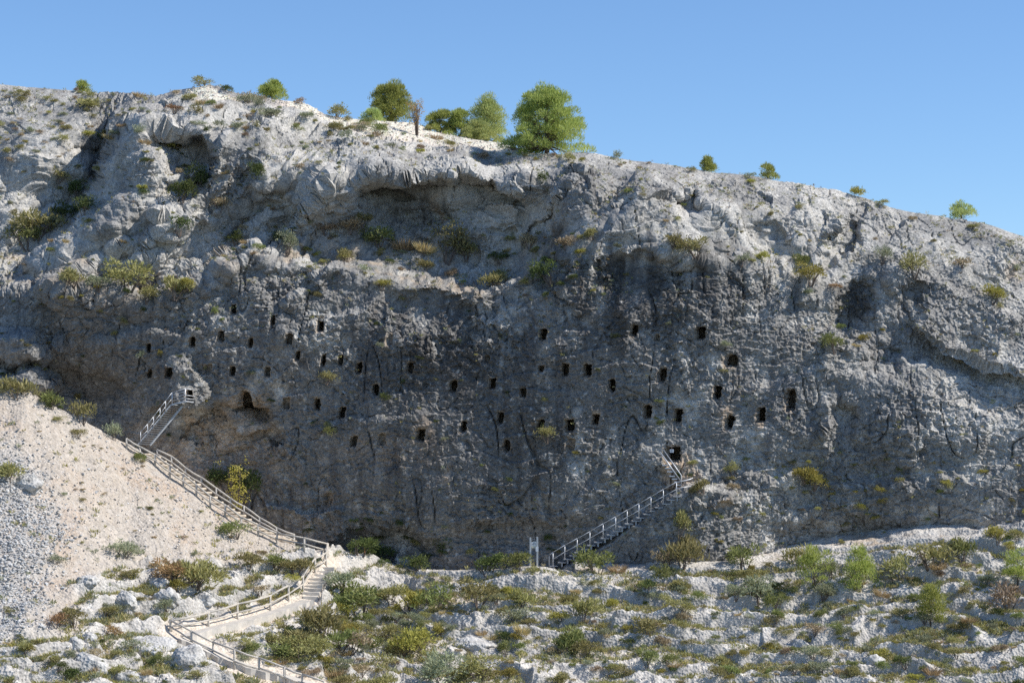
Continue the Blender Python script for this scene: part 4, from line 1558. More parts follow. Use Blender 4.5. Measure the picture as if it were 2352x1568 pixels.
STONES = [rock_mesh('stone', 100 + i, 1, (1, .8, .55), .35, (.52, .515, .50)) for i in range(8)]
STONES += [rock_mesh('stone', 120 + i, 1, (1, .8, .5), .35, (.66, .60, .53)) for i in range(5)]


def scatter_uv(n, ulo, uhi, vlo, vhi, dens):
    """random (u, v) pairs kept with probability dens(u, v)"""
    out = []
    r = np.random.default_rng(int(n + ulo + vlo))
    while len(out) < n:
        u, v = r.uniform(ulo, uhi), r.uniform(vlo, vhi)
        if r.uniform() < dens(u, v):
            out.append((u, v))
    return out


gcx = curve([(1000, 60), (1150, 95), (1250, 120), (1350, 90), (1450, 70), (1560, 40)])
for (u, v) in scatter_uv(210, -20, 240, 1060, 1500, lambda u, v: 1.0 if u < gcx(v) else .08):
    l, n_, o_ = hit(u, v)
    if l is None or not o_.startswith('ground'):
        continue
    o = obj('stone', random.choice(STONES[:8]), None, ground)
    s_ = random.uniform(.22, .42)
    o.location = l + Vector((0, 0, s_ * .1))
    o.scale = (s_, s_, s_ * random.uniform(.7, 1.1))
    o.rotation_euler = (random.uniform(-.4, .4), random.uniform(-.4, .4), random.uniform(0, 6.28))


def joined_rocks(name, pts, smin, smax, lib, seed):
    """thousands of stones too small to pick apart, as one mesh"""
    r = np.random.default_rng(seed)
    lv, lf, lc = [], [], []
    data = []
    for me in lib:
        co = np.empty(len(me.vertices) * 3, f32); me.vertices.foreach_get('co', co)
        cl = np.empty(len(me.vertices) * 4, f32); me.attributes['Col'].data.foreach_get('color', cl)
        fi = np.empty(len(me.loops), np.int32); me.loops.foreach_get('vertex_index', fi)
        data.append((co.reshape(-1, 3), fi.reshape(-1, 3), cl.reshape(-1, 4)))
    off = 0
    for p in pts:
        co, fi, cl = data[r.integers(len(data))]
        s_ = r.uniform(0, 1) ** 2.2 * (smax - smin) + smin
        a = r.uniform(0, 6.28); b = r.normal() * .4
        Rm = np.array(Matrix.Rotation(a, 3, 'Z') @ Matrix.Rotation(b, 3, 'X'))
        lv.append((co * s_) @ Rm.T + p + np.array([0, 0, s_ * .08]))
        lf.append(fi + off)
        lc.append(cl * r.uniform(.75, 1.2))
        off += len(co)
    V = np.concatenate(lv); F = np.concatenate(lf); Cc = np.concatenate(lc); Cc[:, 3] = 1
    me = bpy.data.meshes.new(name)
    me.vertices.add(len(V)); me.vertices.foreach_set('co', V.reshape(-1).astype(f32))
    me.loops.add(F.size); me.loops.foreach_set('vertex_index', F.reshape(-1).astype(np.int32))
    me.polygons.add(len(F))
    me.polygons.foreach_set('loop_start', np.arange(0, F.size, 3, dtype=np.int32))
    me.polygons.foreach_set('loop_total', np.full(len(F), 3, np.int32))
    me.update(calc_edges=True)
    at = me.attributes.new('Col', 'FLOAT_COLOR', 'POINT')
    at.data.foreach_set('color', Cc.reshape(-1).astype(f32))
    me.materials.append(M_GROUND)
    o = obj(name, me)
    o['kind'] = 'stuff'
    return o


def pick(arr, weight, n, seed):
    r = np.random.default_rng(seed)
    w = weight.reshape(-1).astype(float)
    w = w / w.sum()
    idx = r.choice(len(w), n, p=w)
    return idx, arr.reshape(-1, 3)[idx] + r.normal(size=(n, 3)) * np.array([.05, .08, .0])


rows_ok = np.concatenate([np.zeros(NRs), np.ones(NRg)])[:, None] * np.ones((1, NC))
inframe = (Uga > -40) * (Uga < 2400) * (Vga < 1600) * rows_ok
foot = ((U1[1] - U1[0]) * S) * np.maximum(np.abs(np.gradient(gp[..., 1], axis=0)), .01)
wgt = inframe * foot * scree * (.08 + grey_st * 3 + .5 * sm(.0, .6, gn_big + gn_mid * .4))
_, ptsS = pick(gp, wgt, 9000, 1)
joined_rocks('scree_stones', ptsS, .05, .26, STONES[:8], 2)
_, ptsS = pick(gp, (1 - bed) * inframe * foot * (scree * 1.0 + rocky * .25), 5200, 5)
joined_rocks('loose_stones', ptsS, .05, .22, STONES[8:], 3)
_, ptsT = pick(pos, scree_top * (Ug > 0) * (Ug < 2352), 1800, 8)
joined_rocks('hilltop_stones', ptsT, .06, .24, STONES[6:], 4)


# ------------------------------------------------------------------ low plants too many to count
def joined_tufts(name, pts, mats, smin, smax, seed, spread=.6, blades=(7, 16), wide=.035, tall=1.0):
    r = np.random.default_rng(seed)
    Cs, As, Ls, Ws = [], [], [], []
    for p in pts:
        n = r.integers(*blades)
        s_ = r.uniform(smin, smax)
        a = r.uniform(0, 6.28, n)
        rad = np.sqrt(r.uniform(0, 1, n)) * .35 * s_
        Cs.append(p + np.stack([rad * np.cos(a), rad * np.sin(a), r.uniform(-.02, .35, n) * s_ * tall], -1))
        As.append(np.stack([np.cos(a) * spread, np.sin(a) * spread, np.ones(n)], -1) + r.normal(size=(n, 3)) * .35)
        Ls.append(s_ * r.uniform(.4, .9, n))
        Ws.append(s_ * wide * 6 * r.uniform(.5, 1.3, n))
    C = np.concatenate(Cs)
    V = leaves(C, np.concatenate(As), np.concatenate(Ls), np.concatenate(Ws), r)
    me = quads_mesh(name, V, len(C))
    me.materials.append(mats)
    o = obj(name, me)
    o['kind'] = 'stuff'
    return o


nz_g = grid_normals(gp)[..., 2]
nz_g = np.abs(nz_g)
veg_w = (1 - bed) * inframe * foot * (rocky * sm(.3, .7, fr + .3 * gn_mid) * (.4 + sm(-.2, .5, gn_big)) + scree * .07 * sm(.0, .5, gn_mid))
for nm, mt, n, sd, a, b, wd in (('olive_ground_cover', 'olive', 6500, 21, .15, .42, .03), ('grey_ground_cover', 'grey', 4200, 22, .15, .42, .03),
                                ('dry_ground_cover', 'brown', 1500, 23, .12, .34, .02), ('straw_ground_cover', 'straw', 2200, 24, .14, .42, .012),
                                ('yellow_ground_cover', 'yellow', 1300, 25, .14, .36, .03)):
    _, pt = pick(gp, veg_w, n, sd)
    joined_tufts(nm, pt, FOL[mt], a, b, sd + 40, blades=(8, 20), wide=wd)
nrm2 = grid_normals(pos)
nrm2 *= -np.sign(nrm2[..., 1].mean())
upz = nrm2[..., 2]
incl = (Ug > -20) * (Ug < 2380)
cl_w = incl * (sm(.30, .75, upz) * (1 - sm(560, 800, Vg)) * 1.0 + sm(.15, .6, upz) * .35 + .03) * (1 - .75 * scree_top) * sm(-.3, .5, fbm(pos, 2.5, 2, .5, 51.0))
rl = sm(1600, 1800, Ug) * sm(1000, 1080, Vg)
for nm, mt, n, sd, a, b, wd in (('cliff_olive_tufts', 'olive', 1500, 31, .10, .28, .03), ('cliff_brown_tufts', 'brown', 1100, 32, .10, .26, .02),
                                ('cliff_grey_tufts', 'grey', 800, 33, .10, .28, .03), ('cliff_straw_tufts', 'straw', 450, 34, .10, .30, .014),
                                ('cliff_yellow_tufts', 'yellow', 420, 35, .08, .22, .03)):
    _, pt = pick(pos, cl_w * (1 + rl * (3 if mt in ('yellow', 'olive') else 1)), n, sd)
    pt[:, 1] -= .03
    joined_tufts(nm, pt, FOL[mt], a, b, sd + 40, blades=(8, 18), wide=wd)


# ------------------------------------------------------------------ trees
def pine(name, label, u, v, height, crown, seed, mat='pine', blades=9000, clumps=90, y=None, trunk_r=.10, group=None, airy=False, lean=0.0, blade=.24):
    """crown: list of (height fraction, left reach, right reach) in metres"""
    r = np.random.default_rng(seed)
    if y is None:
        base, n_, o_ = hit(u, v)
    else:
        b0 = PV(u, v, y)
        base = floor_at(b0.x, b0.y, 60)
        if base is None:
            base = b0
    root = empty(name, base)
    tag(root, label, 'tree', group)
    cr = np.array(crown)
    hs, lo, hi = cr[:, 0], cr[:, 1], cr[:, 2]
    mb = MB()
    top = np.array([lean * height, 0, height * .96])
    tr_pts = [(0, 0, -.3)]
    for i in range(1, 8):
        t = i / 7
        tr_pts.append((top[0] * t + .05 * r.normal(), .05 * r.normal(), height * .96 * t))
    mb.tube(tr_pts, trunk_r, 8, trunk_r * .15)
    cc, cs = [], []
    for i in range(clumps):
        t = float(np.clip(r.beta(1.25, 1.25) * (hs[-1] - hs[0]) + hs[0], hs[0], hs[-1]))
        a = r.uniform(0, 2 * np.pi)
        lim = np.interp(t, hs, lo) if math.cos(a) < 0 else np.interp(t, hs, hi)
        depth_lim = .5 * (np.interp(t, hs, lo) + np.interp(t, hs, hi))
        q = r.uniform(.25, 1.0) ** .6 * r.uniform(.78, 1.18)
        c = np.array([top[0] * t + math.cos(a) * lim * q, math.sin(a) * depth_lim * q, height * t + r.normal() * .04 * height])
        cc.append(c)
        cs.append(r.uniform(.75, 1.35))
        st = Vector((top[0] * t * .7, 0, max(.15 * height, height * (t - .16 * q))))
        en = Vector(c)
        md = st.lerp(en, .55) + Vector((0, 0, -.06 * height * q))
        if i % (1 if airy else 2) == 0:
            mb.tube([st, md, en], trunk_r * .28, 5, trunk_r * .06, False)
    tk = mb.build('trunk', M_BARK, root, True)
    cc, cs = np.array(cc), np.array(cs)
    cradius = .075 * height + .20
    k = r.integers(0, clumps, blades)
    d = unit(r.normal(size=(blades, 3)))
    d[:, 2] = np.where(d[:, 2] < -.4, -d[:, 2], d[:, 2])
    rad = cradius * cs[k] * r.uniform(.15, 1, blades) ** .5
    C = cc[k] + d * rad[:, None] * np.array([1.1, 1.1, .9])
    A = d * .75 + np.array([0, 0, .75]) + r.normal(size=(blades, 3)) * .45
    me = quads_mesh('crown', leaves(C, A, blade * r.uniform(.6, 1.3, blades), np.full(blades, blade * .16) * r.uniform(.7, 1.4, blades), r), blades)
    o = obj('crown', me, FOL[mat], root)
    return root


g_p = 'pines on the skyline'
pine('pine_tree', 'largest bushy green pine on the skyline right of the scree band', 1256, 350, 4.5,
     [(.02, 1.9, 3.0), (.12, 2.8, 3.05), (.25, 2.95, 2.9), (.42, 2.7, 2.6), (.60, 2.45, 2.2), (.76, 2.0, 1.75), (.90, 1.35, 1.15), (1.0, .55, .5)], 1, 'pine', 32000, 165, y=10.5, trunk_r=.20, group=g_p, blade=.27)
pine('pine_tree', 'broad round pine on the skyline left of the reddish tree', 898, 288, 3.1,
     [(.08, 1.3, 1.6), (.25, 1.55, 1.7), (.5, 1.55, 1.55), (.75, 1.25, 1.05), (.92, .8, .7), (1.0, .4, .3)], 2, 'pine', 17000, 110, y=20, trunk_r=.13, group=g_p)
pine('pine_tree', 'blue green pine with open lower branches between the reddish tree and the largest pine', 1118, 325, 3.9,
     [(.10, .9, 1.7), (.25, 1.0, 1.6), (.45, 1.45, 1.4), (.65, 1.3, 1.25), (.85, .95, .75), (1.0, .3, .3)], 3, 'pine2', 14000, 85, y=21, trunk_r=.13, group=g_p)
pine('pine_tree', 'low bright pine thicket right next to the reddish tree', 1012, 312, 1.8, [(.0, 1.5, 1.5), (.5, 1.1, 1.0), (.8, .6, .6), (1, .3, .3)], 4, 'pine', 7000, 34, y=20.5, trunk_r=.07, group=g_p)
pine('pine_tree', 'bright young pine in front of the blue green pine', 1058, 318, 2.3, [(.0, 1.5, 1.5), (.4, .95, .95), (.75, .55, .55), (1, .2, .2)], 5, 'pine', 7000, 34, y=20, trunk_r=.07, group=g_p)
pine('pine_tree', 'low spreading pine at the foot of the blue green pine', 1098, 325, 1.5, [(.0, 1.6, 1.9), (.5, 1.2, 1.4), (.85, .7, .8), (1, .3, .3)], 6, 'pine2', 7000, 34, y=19, trunk_r=.07, group=g_p)
pine('pine_tree', 'small blue green pine at the left foot of the broad round pine', 855, 275, .75, [(.05, .8, .7), (.5, .7, .6), (1, .3, .3)], 7, 'pine2', 2500, 40, y=18, trunk_r=.05, group=g_p)
pine('pine_tree', 'lone round pine on the hill between the scree cone and the scree band', 627, 232, 1.65, [(.08, .7, .75), (.35, .85, .9), (.65, .75, .75), (.9, .4, .4), (1, .2, .2)], 8, 'pine', 5500, 34, y=15, trunk_r=.07, group=g_p)
pine('pine_tree', 'tiny pine on the far left skyline', 192, 208, .85, [(.05, .5, .5), (.5, .45, .45), (1, .2, .2)], 9, 'pine', 1500, 16, y=16, trunk_r=.04, group=g_p)
pine('pine_tree', 'small upright pine on the right skyline', 1625, 391, .95, [(.0, .5, .55), (.35, .48, .45), (.8, .3, .22), (1, .1, .1)], 10, 'pine', 1900, 18, y=7.5, trunk_r=.05, group=g_p)
pine('pine_tree', 'small flat topped pine on the right skyline, second from the edge', 1762, 410, .95, [(.05, .45, .75), (.4, .65, .75), (.75, .6, .5), (1, .25, .2)], 11, 'pine', 1500, 15, y=8, trunk_r=.05, group=g_p, airy=True)
pine('pine_tree', 'airy rightmost pine on the skyline', 2208, 505, 1.25, [(.0, .7, 1.0), (.35, .85, 1.05), (.7, .7, .6), (1, .25, .2)], 12, 'pine2', 2100, 24, y=8.8, trunk_r=.05, group=g_p, airy=True)
g_y = 'young pines in the right foreground'
pine('young_pine', 'airy young pine with visible crooked trunk right of the round juniper', 1868, 1352, 2.5, [(.15, 1.1, 1.1), (.4, 1.15, 1.2), (.7, .7, 1.0), (1, .2, .4)], 13, 'young', 2600, 26, trunk_r=.06, group=g_y, airy=True)
pine('young_pine', 'dense bright young pine right of the crooked one', 1975, 1358, 2.7, [(.05, 1.2, 1.3), (.3, 1.3, 1.3), (.6, 1.1, .8), (.85, .6, .35), (1, .2, .2)], 14, 'young', 4200, 36, trunk_r=.06, group=g_y, airy=True)
pine('young_pine', 'slim bright young pine standing alone on the right terraces', 2138, 1432, 2.3, [(.05, .85, .85), (.35, .8, .8), (.6, .6, .75), (.85, .5, .45), (1, .2, .2)], 15, 'young', 3600, 30, trunk_r=.05, group=g_y, airy=True)
pine('young_pine', 'thin pale young pine at the right edge', 2338, 1345, 2.3, [(.15, .9, .8), (.5, .9, .9), (.8, .6, .6), (1, .3, .3)], 16, 'young', 2000, 24, trunk_r=.05, group=g_y, airy=True)


def leafy_tree(name, label, base, height, spread, seed, mat, n_leaves, stems, leaf, droop=.0):
    r = np.random.default_rng(seed)
    root = empty(name, base)
    tag(root, label, 'tree')
    mb = MB()
    tips = []
    for i in range(stems):
        a = r.uniform(0, 6.28)
        s_ = spread * r.uniform(.2, 1.0)
        h_ = height * r.uniform(.6, 1.0)
        p0 = Vector((.08 * math.cos(a), .08 * math.sin(a), -.25))
        p1 = Vector((s_ * .35 * math.cos(a), s_ * .35 * math.sin(a), h_ * .5))
        p2 = Vector((s_ * math.cos(a), s_ * math.sin(a), h_))
        mb.tube([p0, p1, p2], .035, 6, .008, False)
        for j in range(6):
            t = r.uniform(.35, 1)
            q = (p1.lerp(p2, (t - .5) * 2) if t > .5 else p0.lerp(p1, t * 2))
            e = q + Vector((r.normal() * .28 * spread, r.normal() * .28 * spread, r.uniform(.0, .2) * height))
            mb.tube([q, e], .012, 5, .004, False)
            tips.append(np.array(e))
    mb.build('trunk', M_BARK, root, True)
    tips = np.array(tips)
    k = r.integers(0, len(tips), n_leaves)
    C = tips[k] + r.normal(size=(n_leaves, 3)) * .13 * spread
    A = r.normal(size=(n_leaves, 3)) - np.array([0, 0, droop])
    me = quads_mesh('crown', leaves(C, A, leaf * r.uniform(.6, 1.3, n_leaves), leaf * .6 * r.uniform(.7, 1.3, n_leaves), r), n_leaves)
    obj('crown', me, FOL[mat], root)
    return root


b_, n_, o_ = hit(958, 312)
leafy_tree('autumn_tree', 'thin reddish brown tree with bare stems between two skyline pines', b_, 2.6, .75, 3, 'autumn', 900, 11, .10)
b_ = PV(545, 1160, -2.2)
gfl = floor_at(b_.x, b_.y, 3)
b_ = gfl if gfl is not None else b_
leafy_tree('autumn_tree', 'small tree with lemon yellow leaves in the gully behind the wooden handrails', b_, max(1.6, PV(545, 1050, -2.2).z - b_.z), .95, 5, 'lemon', 800, 9, .13, .3)

# ------------------------------------------------------------------ shrubs one can point at
# (u, v of the foot, width, kind, label, form, height factor)
NAMED = [
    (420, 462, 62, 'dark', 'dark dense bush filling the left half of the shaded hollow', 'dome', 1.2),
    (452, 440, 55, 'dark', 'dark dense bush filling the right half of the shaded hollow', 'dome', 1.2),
    (90, 540, 120, 'olive', 'broad yellowish shrub patch on the ledge at the foot of the left gully', 'spray', .6),
    (60, 562, 70, 'green', 'round dark green juniper in front of the shrub patch in the left gully', 'dome', 1.0),
    (150, 505, 62, 'dark', 'shaded bush in the lower left gully beside the sloping slab', 'dome', .9),
    (188, 450, 46, 'dark', 'shaded bush halfway up the left gully', 'dome', 1.0),
    (195, 490, 50, 'dark', 'shaded bush against the slab edge in the left gully', 'dome', 1.0),
    (290, 662, 98, 'olive', 'largest round olive shrub on the left half of the long bench', 'dome', .9),
    (230, 662, 55, 'grey', 'grey green shrub touching the largest olive shrub on its left', 'dome', .9),
    (178, 655, 66, 'olive', 'wide olive shrub at the left end of the bench shrubs', 'spray', .8),
    (338, 688, 55, 'olive', 'bushy olive shrub below and right of the largest bench shrub', 'dome', .9),
    (395, 678, 62, 'olive', 'yellowish olive shrub in the middle of the sloping bench edge', 'spray', .9),
    (432, 660, 45, 'yellow', 'small yellow green shrub at the right end of the sloping bench edge', 'dome', .8),
    (660, 578, 44, 'grey', 'tall blue grey shrub in the notch left of the long alcove', 'dome', 1.5),
    (592, 575, 28, 'green', 'small rounded green shrub left of the tall blue grey shrub', 'dome', .9),
    (410, 535, 52, 'dark', 'dark shrub in the runnel below the shaded hollow', 'dome', .9),
    (590, 418, 36, 'dark', 'dark shrub growing upright in the crack right of the shaded hollow', 'dome', 1.5),
    (505, 478, 48, 'brown', 'dry brownish shrub on the flank right of the shaded hollow', 'spray', .8),
    (545, 560, 44, 'dark', 'dark shrub tucked under a rock step above the bench', 'dome', 1.1),
    (640, 555, 34, 'dark', 'dark shrub under the overhang left of the tall blue grey shrub', 'dome', 1.0),
    (745, 532, 46, 'brown', 'rusty brown shrub at the left foot of the long alcove', 'spray', .7),
    (795, 530, 56, 'brown', 'brown shrub second from the left along the alcove ledge', 'spray', .7),
    (832, 516, 44, 'olive', 'olive brown shrub at the lit left corner of the alcove', 'spray', .9),
    (868, 562, 78, 'green', 'wide fresh green shrub on the ledge under the alcove', 'dome', .7),
    (930, 572, 66, 'straw', 'straw coloured grass clump between green shrub and dark shrub under the alcove', 'tuft', .8),
    (978, 576, 62, 'straw', 'straw coloured grass clump left of the dark alcove shrub', 'tuft', .8),
    (1035, 590, 84, 'olive', 'big dark olive shrub in the middle of the alcove ledge', 'dome', .9),
    (1072, 590, 46, 'olive', 'loose olive shrub at the right side of the big alcove shrub', 'loose', 1.1),
    (795, 600, 46, 'olive', 'olive shrub on the pale step below the alcove corner', 'loose', 1.0),
    (876, 660, 40, 'yellow', 'yellow green tuft of shrub on the rim of the dark wall, left', 'spray', .8),
    (978, 620, 38, 'olive', 'olive shrub in the second step below the alcove', 'spray', .9),
    (1140, 655, 62, 'olive', 'olive and brown shrub on the rim of the dark wall, centre', 'spray', .7),
    (1150, 600, 44, 'dark', 'dark shrub at the right end of the alcove shade', 'dome', .7),
    (1220, 566, 42, 'brown', 'brown shrub on the slope right of the alcove', 'spray', .8),
    (1262, 645, 58, 'dark', 'dark shrub hanging in the diagonal crack above the dark wall', 'dome', 1.3),
    (1302, 568, 46, 'brown', 'brown and yellow shrub above the diagonal crack', 'spray', .8),
    (1255, 425, 26, 'dark', 'dark upright shrub beside the overhanging block under the largest pine', 'dome', 1.5),
    (1362, 546, 40, 'olive', 'olive shrub on the shoulder above the black stain', 'spray', .8),
    (1545, 562, 42, 'olive', 'olive shrub at the left end of the ledge above the black stain', 'spray', .9),
    (1590, 582, 76, 'olive', 'wide olive shrub on the ledge above the black stain', 'dome', .7),
    (1700, 605, 42, 'grey', 'grey green shrub on the right wall above the windows', 'dome', .9),
    (1748, 600, 34, 'yellow', 'yellow green shrub in the middle of the right wall', 'spray', .8),
    (1856, 645, 66, 'yellow', 'yellowish bush casting a long shadow on the right wall', 'dome', .8),
    (1842, 612, 36, 'green', 'green shrub directly above the bush with the long shadow', 'spray', 1.1),
    (1912, 660, 36, 'orange', 'rusty orange cushion right of the bush with the long shadow', 'dome', .5),
    (1908, 802, 52, 'green', 'green bush on the ledge below the shaded hollow of the right wall', 'dome', .9),
    (1980, 785, 28, 'yellow', 'yellow green bush at the right end of that shaded ledge', 'dome', 1.0),
    (2030, 600, 44, 'grey', 'pale grey green shrub on the bright upper right wall', 'loose', .9),
    (2100, 628, 62, 'olive', 'olive shrub on the bright upper right wall below the skyline pine', 'loose', .9),
    (2212, 612, 50, 'brown', 'dry shrub in a crack near the right skyline', 'loose', .7),
    (2280, 690, 48, 'yellow', 'yellow green shrub in the gully at the right edge', 'spray', 1.0),
    (2212, 836, 44, 'brown', 'brown shrub under the rounded bulge at the right edge', 'loose', .8),
    (745, 876, 44, 'olive', 'olive shrub on the small ledge right of the left windows', 'loose', .8),
    (1255, 1008, 42, 'olive', 'straggly olive shrub below the central row of windows', 'loose', 1.0),
    (493, 724, 17, 'green', 'narrow bright green shrub on the wall above the left windows', 'dome', 1.6),
    (366, 822, 14, 'yellow', 'narrow lemon yellow shrub on the wall near the leftmost windows', 'dome', 1.7),
    (330, 822, 22, 'grey', 'grey tuft beside the leftmost window', 'loose', 1.0),
    (880, 920, 34, 'dark', 'dark shrub hanging on the wall below the middle left windows', 'loose', .8),
    (760, 1000, 34, 'green', 'green shrub on the rough wall right of the double cave opening', 'loose', 1.2),
    (1842, 1100, 52, 'yellow', 'yellow bush on the lower right wall, left of a pair', 'spray', .9),
    (1882, 1116, 54, 'yellow', 'yellow green bush on the lower right wall, right of a pair', 'dome', .9),
    (1690, 1086, 40, 'olive', 'olive shrub above the upper end of the right staircase', 'dome', 1.0),
    (1614, 1126, 50, 'olive', 'olive shrub at the end of the landing rails', 'spray', .8),
    (1372, 1318, 84, 'green', 'dark leafy bush under the lower part of the right staircase', 'dome', .9),
    (1420, 1312, 46, 'straw', 'dry grass clump right of the leafy bush under the staircase', 'tuft', .8),
    (1570, 1300, 96, 'olive', 'tall tangled olive bush at the wall foot right of the staircase', 'spray', 1.1),
    (1530, 1298, 58, 'brown', 'dry tangle at the left of the tall tangled bush', 'loose', 1.0),
    (1558, 1222, 44, 'olive', 'olive bush climbing the wall above the tall tangled bush', 'spray', 1.5),
    (1706, 1308, 76, 'green', 'large round dark juniper at the wall foot', 'dome', 1.0),
    (1524, 1352, 44, 'green', 'small pointed juniper standing on the open ground right of the staircase', 'cone', 1.0),
    (1562, 1352, 46, 'olive', 'low olive shrub leaning against the pointed juniper', 'spray', .8),
    (1190, 1306, 62, 'green', 'leafy dark bush left of the information board', 'dome', 1.0),
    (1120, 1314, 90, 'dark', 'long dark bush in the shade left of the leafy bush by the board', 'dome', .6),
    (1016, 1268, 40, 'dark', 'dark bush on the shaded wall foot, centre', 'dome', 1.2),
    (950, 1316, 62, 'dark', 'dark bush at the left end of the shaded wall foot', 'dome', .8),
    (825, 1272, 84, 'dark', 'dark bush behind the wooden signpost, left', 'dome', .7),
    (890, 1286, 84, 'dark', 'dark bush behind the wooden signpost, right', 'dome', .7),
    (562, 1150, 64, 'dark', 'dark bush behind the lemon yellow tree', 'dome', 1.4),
    (510, 1120, 66, 'dark', 'dark bush in the gully left of the lemon yellow tree', 'dome', 1.0),
    (1835, 1296, 66, 'olive', 'olive thicket at the wall foot behind the crooked young pine', 'loose', .9),
    (2140, 1296, 120, 'olive', 'long yellowish olive thicket at the wall foot on the right', 'loose', .6),
    (2210, 1280, 62, 'green', 'green bush at the right end of the long thicket', 'spray', .9),
    (2288, 1240, 58, 'yellow', 'yellow green bush at the wall foot near the right edge', 'dome', .8),
    (2335, 1240, 40, 'olive', 'olive bush at the wall foot touching the right edge', 'dome', .9),
    (540, 1232, 72, 'green', 'bright green cushion bush beside the outer handrail', 'dome', .8),
    (325, 1062, 36, 'green', 'small bright green bush at the top of the outer handrail', 'dome', .9),
    (280, 1276, 92, 'grey', 'large grey thorny cushion on the scree slope', 'dome', .6),
    (132, 1292, 42, 'grey', 'small grey cushion left of the large thorny one on the scree', 'dome', .6),
    (395, 1330, 96, 'orange', 'big rusty and green bush at the lower end of the scree', 'dome', .8),
    (440, 1340, 110, 'olive', 'big olive bush overlapping the rusty one at the end of the scree', 'spray', .7),
    (288, 1328, 50, 'olive', 'low olive cushion left of the big rusty bush', 'dome', .6),
    (405, 1358, 52, 'yellow', 'yellow green bush in front of the big rusty bush', 'dome', .9),
    (448, 1338, 28, 'orange', 'small bright orange dead bush at the right of the yellow green one', 'loose', .8),
    (478, 1350, 26, 'yellow', 'small yellow tuft right of the orange dead bush', 'tuft', .7),
    (570, 1298, 62, 'olive', 'olive shrub below the bright green cushion', 'spray', .7),
    (632, 1300, 60, 'green', 'wide green bush inside the bend of the fence, left', 'spray', .7),
    (676, 1312, 66, 'olive', 'wide olive bush inside the bend of the fence, right', 'spray', .7),
    (672, 1338, 34, 'yellow', 'yellow green bush low inside the bend of the fence', 'dome', .9),
    (780, 1348, 62, 'grey', 'large grey green bush outside the bend of the fence', 'spray', .8),
    (590, 1360, 52, 'brown', 'flat brown cushion above the middle fence', 'loose', .6),
    (818, 1408, 116, 'green', 'large green bush right of the stone steps', 'dome', .8),
    (790, 1412, 58, 'yellow', 'yellow green bush at the left foot of the large green bush', 'dome', .8),
    (130, 1436, 60, 'orange', 'orange and green bush at the foot of the grey scree', 'loose', .8),
    (165, 1434, 60, 'olive', 'olive bush touching the orange one at the foot of the grey scree', 'dome', .8),
    (238, 1414, 54, 'olive', 'olive cushion above the flat slab', 'dome', .7),
    (258, 1460, 52, 'orange', 'orange dead bush at the left corner of the flat slab', 'loose', .7),
    (110, 1528, 56, 'olive', 'round olive cushion near the bottom left', 'dome', .8),
    (68, 1500, 36, 'yellow', 'small yellow green bush near the bottom left corner', 'dome', .8),
    (160, 1558, 50, 'dark', 'dark bush at the bottom edge, left', 'spray', .8),
    (665, 1482, 105, 'olive', 'largest olive thicket right of the middle path', 'spray', .7),
    (735, 1455, 100, 'olive', 'olive thicket climbing right of the largest one', 'spray', .8),
    (640, 1516, 70, 'green', 'green bush between the two lower paths', 'dome', .7),
    (690, 1510, 90, 'olive', 'olive bush at the bottom of the thicket right of the path', 'dome', .7),
    (940, 1505, 92, 'yellow', 'big yellow green bush in the central foreground', 'dome', .9),
    (885, 1470, 70, 'olive', 'olive bush above left of the big yellow green bush', 'dome', .8),
    (800, 1490, 66, 'brown', 'brownish bush left of the big yellow green bush', 'spray', .8),
    (1000, 1400, 80, 'green', 'light green bush on the upper central terrace', 'loose', .9),
    (1100, 1382, 84, 'olive', 'dark olive bush on the upper central terrace', 'dome', .8),
    (1200, 1390, 50, 'olive', 'olive bush right of the dark olive one on the upper terrace', 'spray', .9),
    (1340, 1420, 72, 'olive', 'olive bush on the terrace below the staircase foot', 'spray', .8),
    (1190, 1432, 70, 'grey', 'grey green bush in the middle of the second terrace', 'dome', .7),
    (1310, 1500, 74, 'green', 'bright feathery green bush in the foreground centre right', 'spray', 1.0),
    (1350, 1508, 60, 'olive', 'mixed olive bush at the right of the bright feathery one', 'dome', .9),
    (1490, 1452, 72, 'olive', 'olive bush on the third terrace right of centre', 'spray', .7),
    (1740, 1378, 74, 'grey', 'dark grey green juniper bush on the upper right terrace', 'dome', 1.0),
    (1780, 1398, 56, 'green', 'green bush touching the grey green juniper bush', 'dome', .9),
    (1690, 1370, 50, 'grey', 'grey green bush left of the juniper bush on the upper right terrace', 'dome', .8),
    (1892, 1368, 62, 'grey', 'grey green bush between the crooked and the dense young pine', 'dome', .8),
    (2060, 1330, 90, 'olive', 'olive thicket right of the dense young pine', 'loose', .8),
    (2320, 1390, 90, 'brown', 'brown thicket at the right edge of the upper terraces', 'loose', .9),
    (1020, 1575, 96, 'grey', 'grey green bush at the bottom edge, centre left', 'dome', .9),
    (1100, 1560, 90, 'olive', 'olive bush at the bottom edge, centre', 'dome', .8),
    (467, 198, 44, 'olive', 'olive bush crowning the scree cone', 'dome', .7),
    (525, 212, 32, 'dark', 'dark bush on the right shoulder of the scree cone', 'dome', .7),
    (574, 236, 46, 'brown', 'brown shrub on the skyline left of the lone round pine', 'loose', .7),
    (686, 240, 30, 'brown', 'brown shrub on the skyline right of the lone round pine', 'loose', .8),
    (776, 272, 54, 'olive', 'wide olive shrub on the skyline left of the small blue green pine', 'dome', .7),
    (830, 298, 38, 'brown', 'round brown cushion on the scree band', 'dome', .7),
    (873, 308, 50, 'green', 'round green cushion on the scree band below the broad pine', 'dome', .7),
    (1188, 340, 50, 'olive', 'olive shrub left of the foot of the largest pine', 'dome', .6),
    (620, 270, 56, 'grey', 'grey olive shrub below the lone round pine', 'spray', .6),
    (400, 256, 40, 'orange', 'orange green shrub below the scree cone', 'dome', .7),
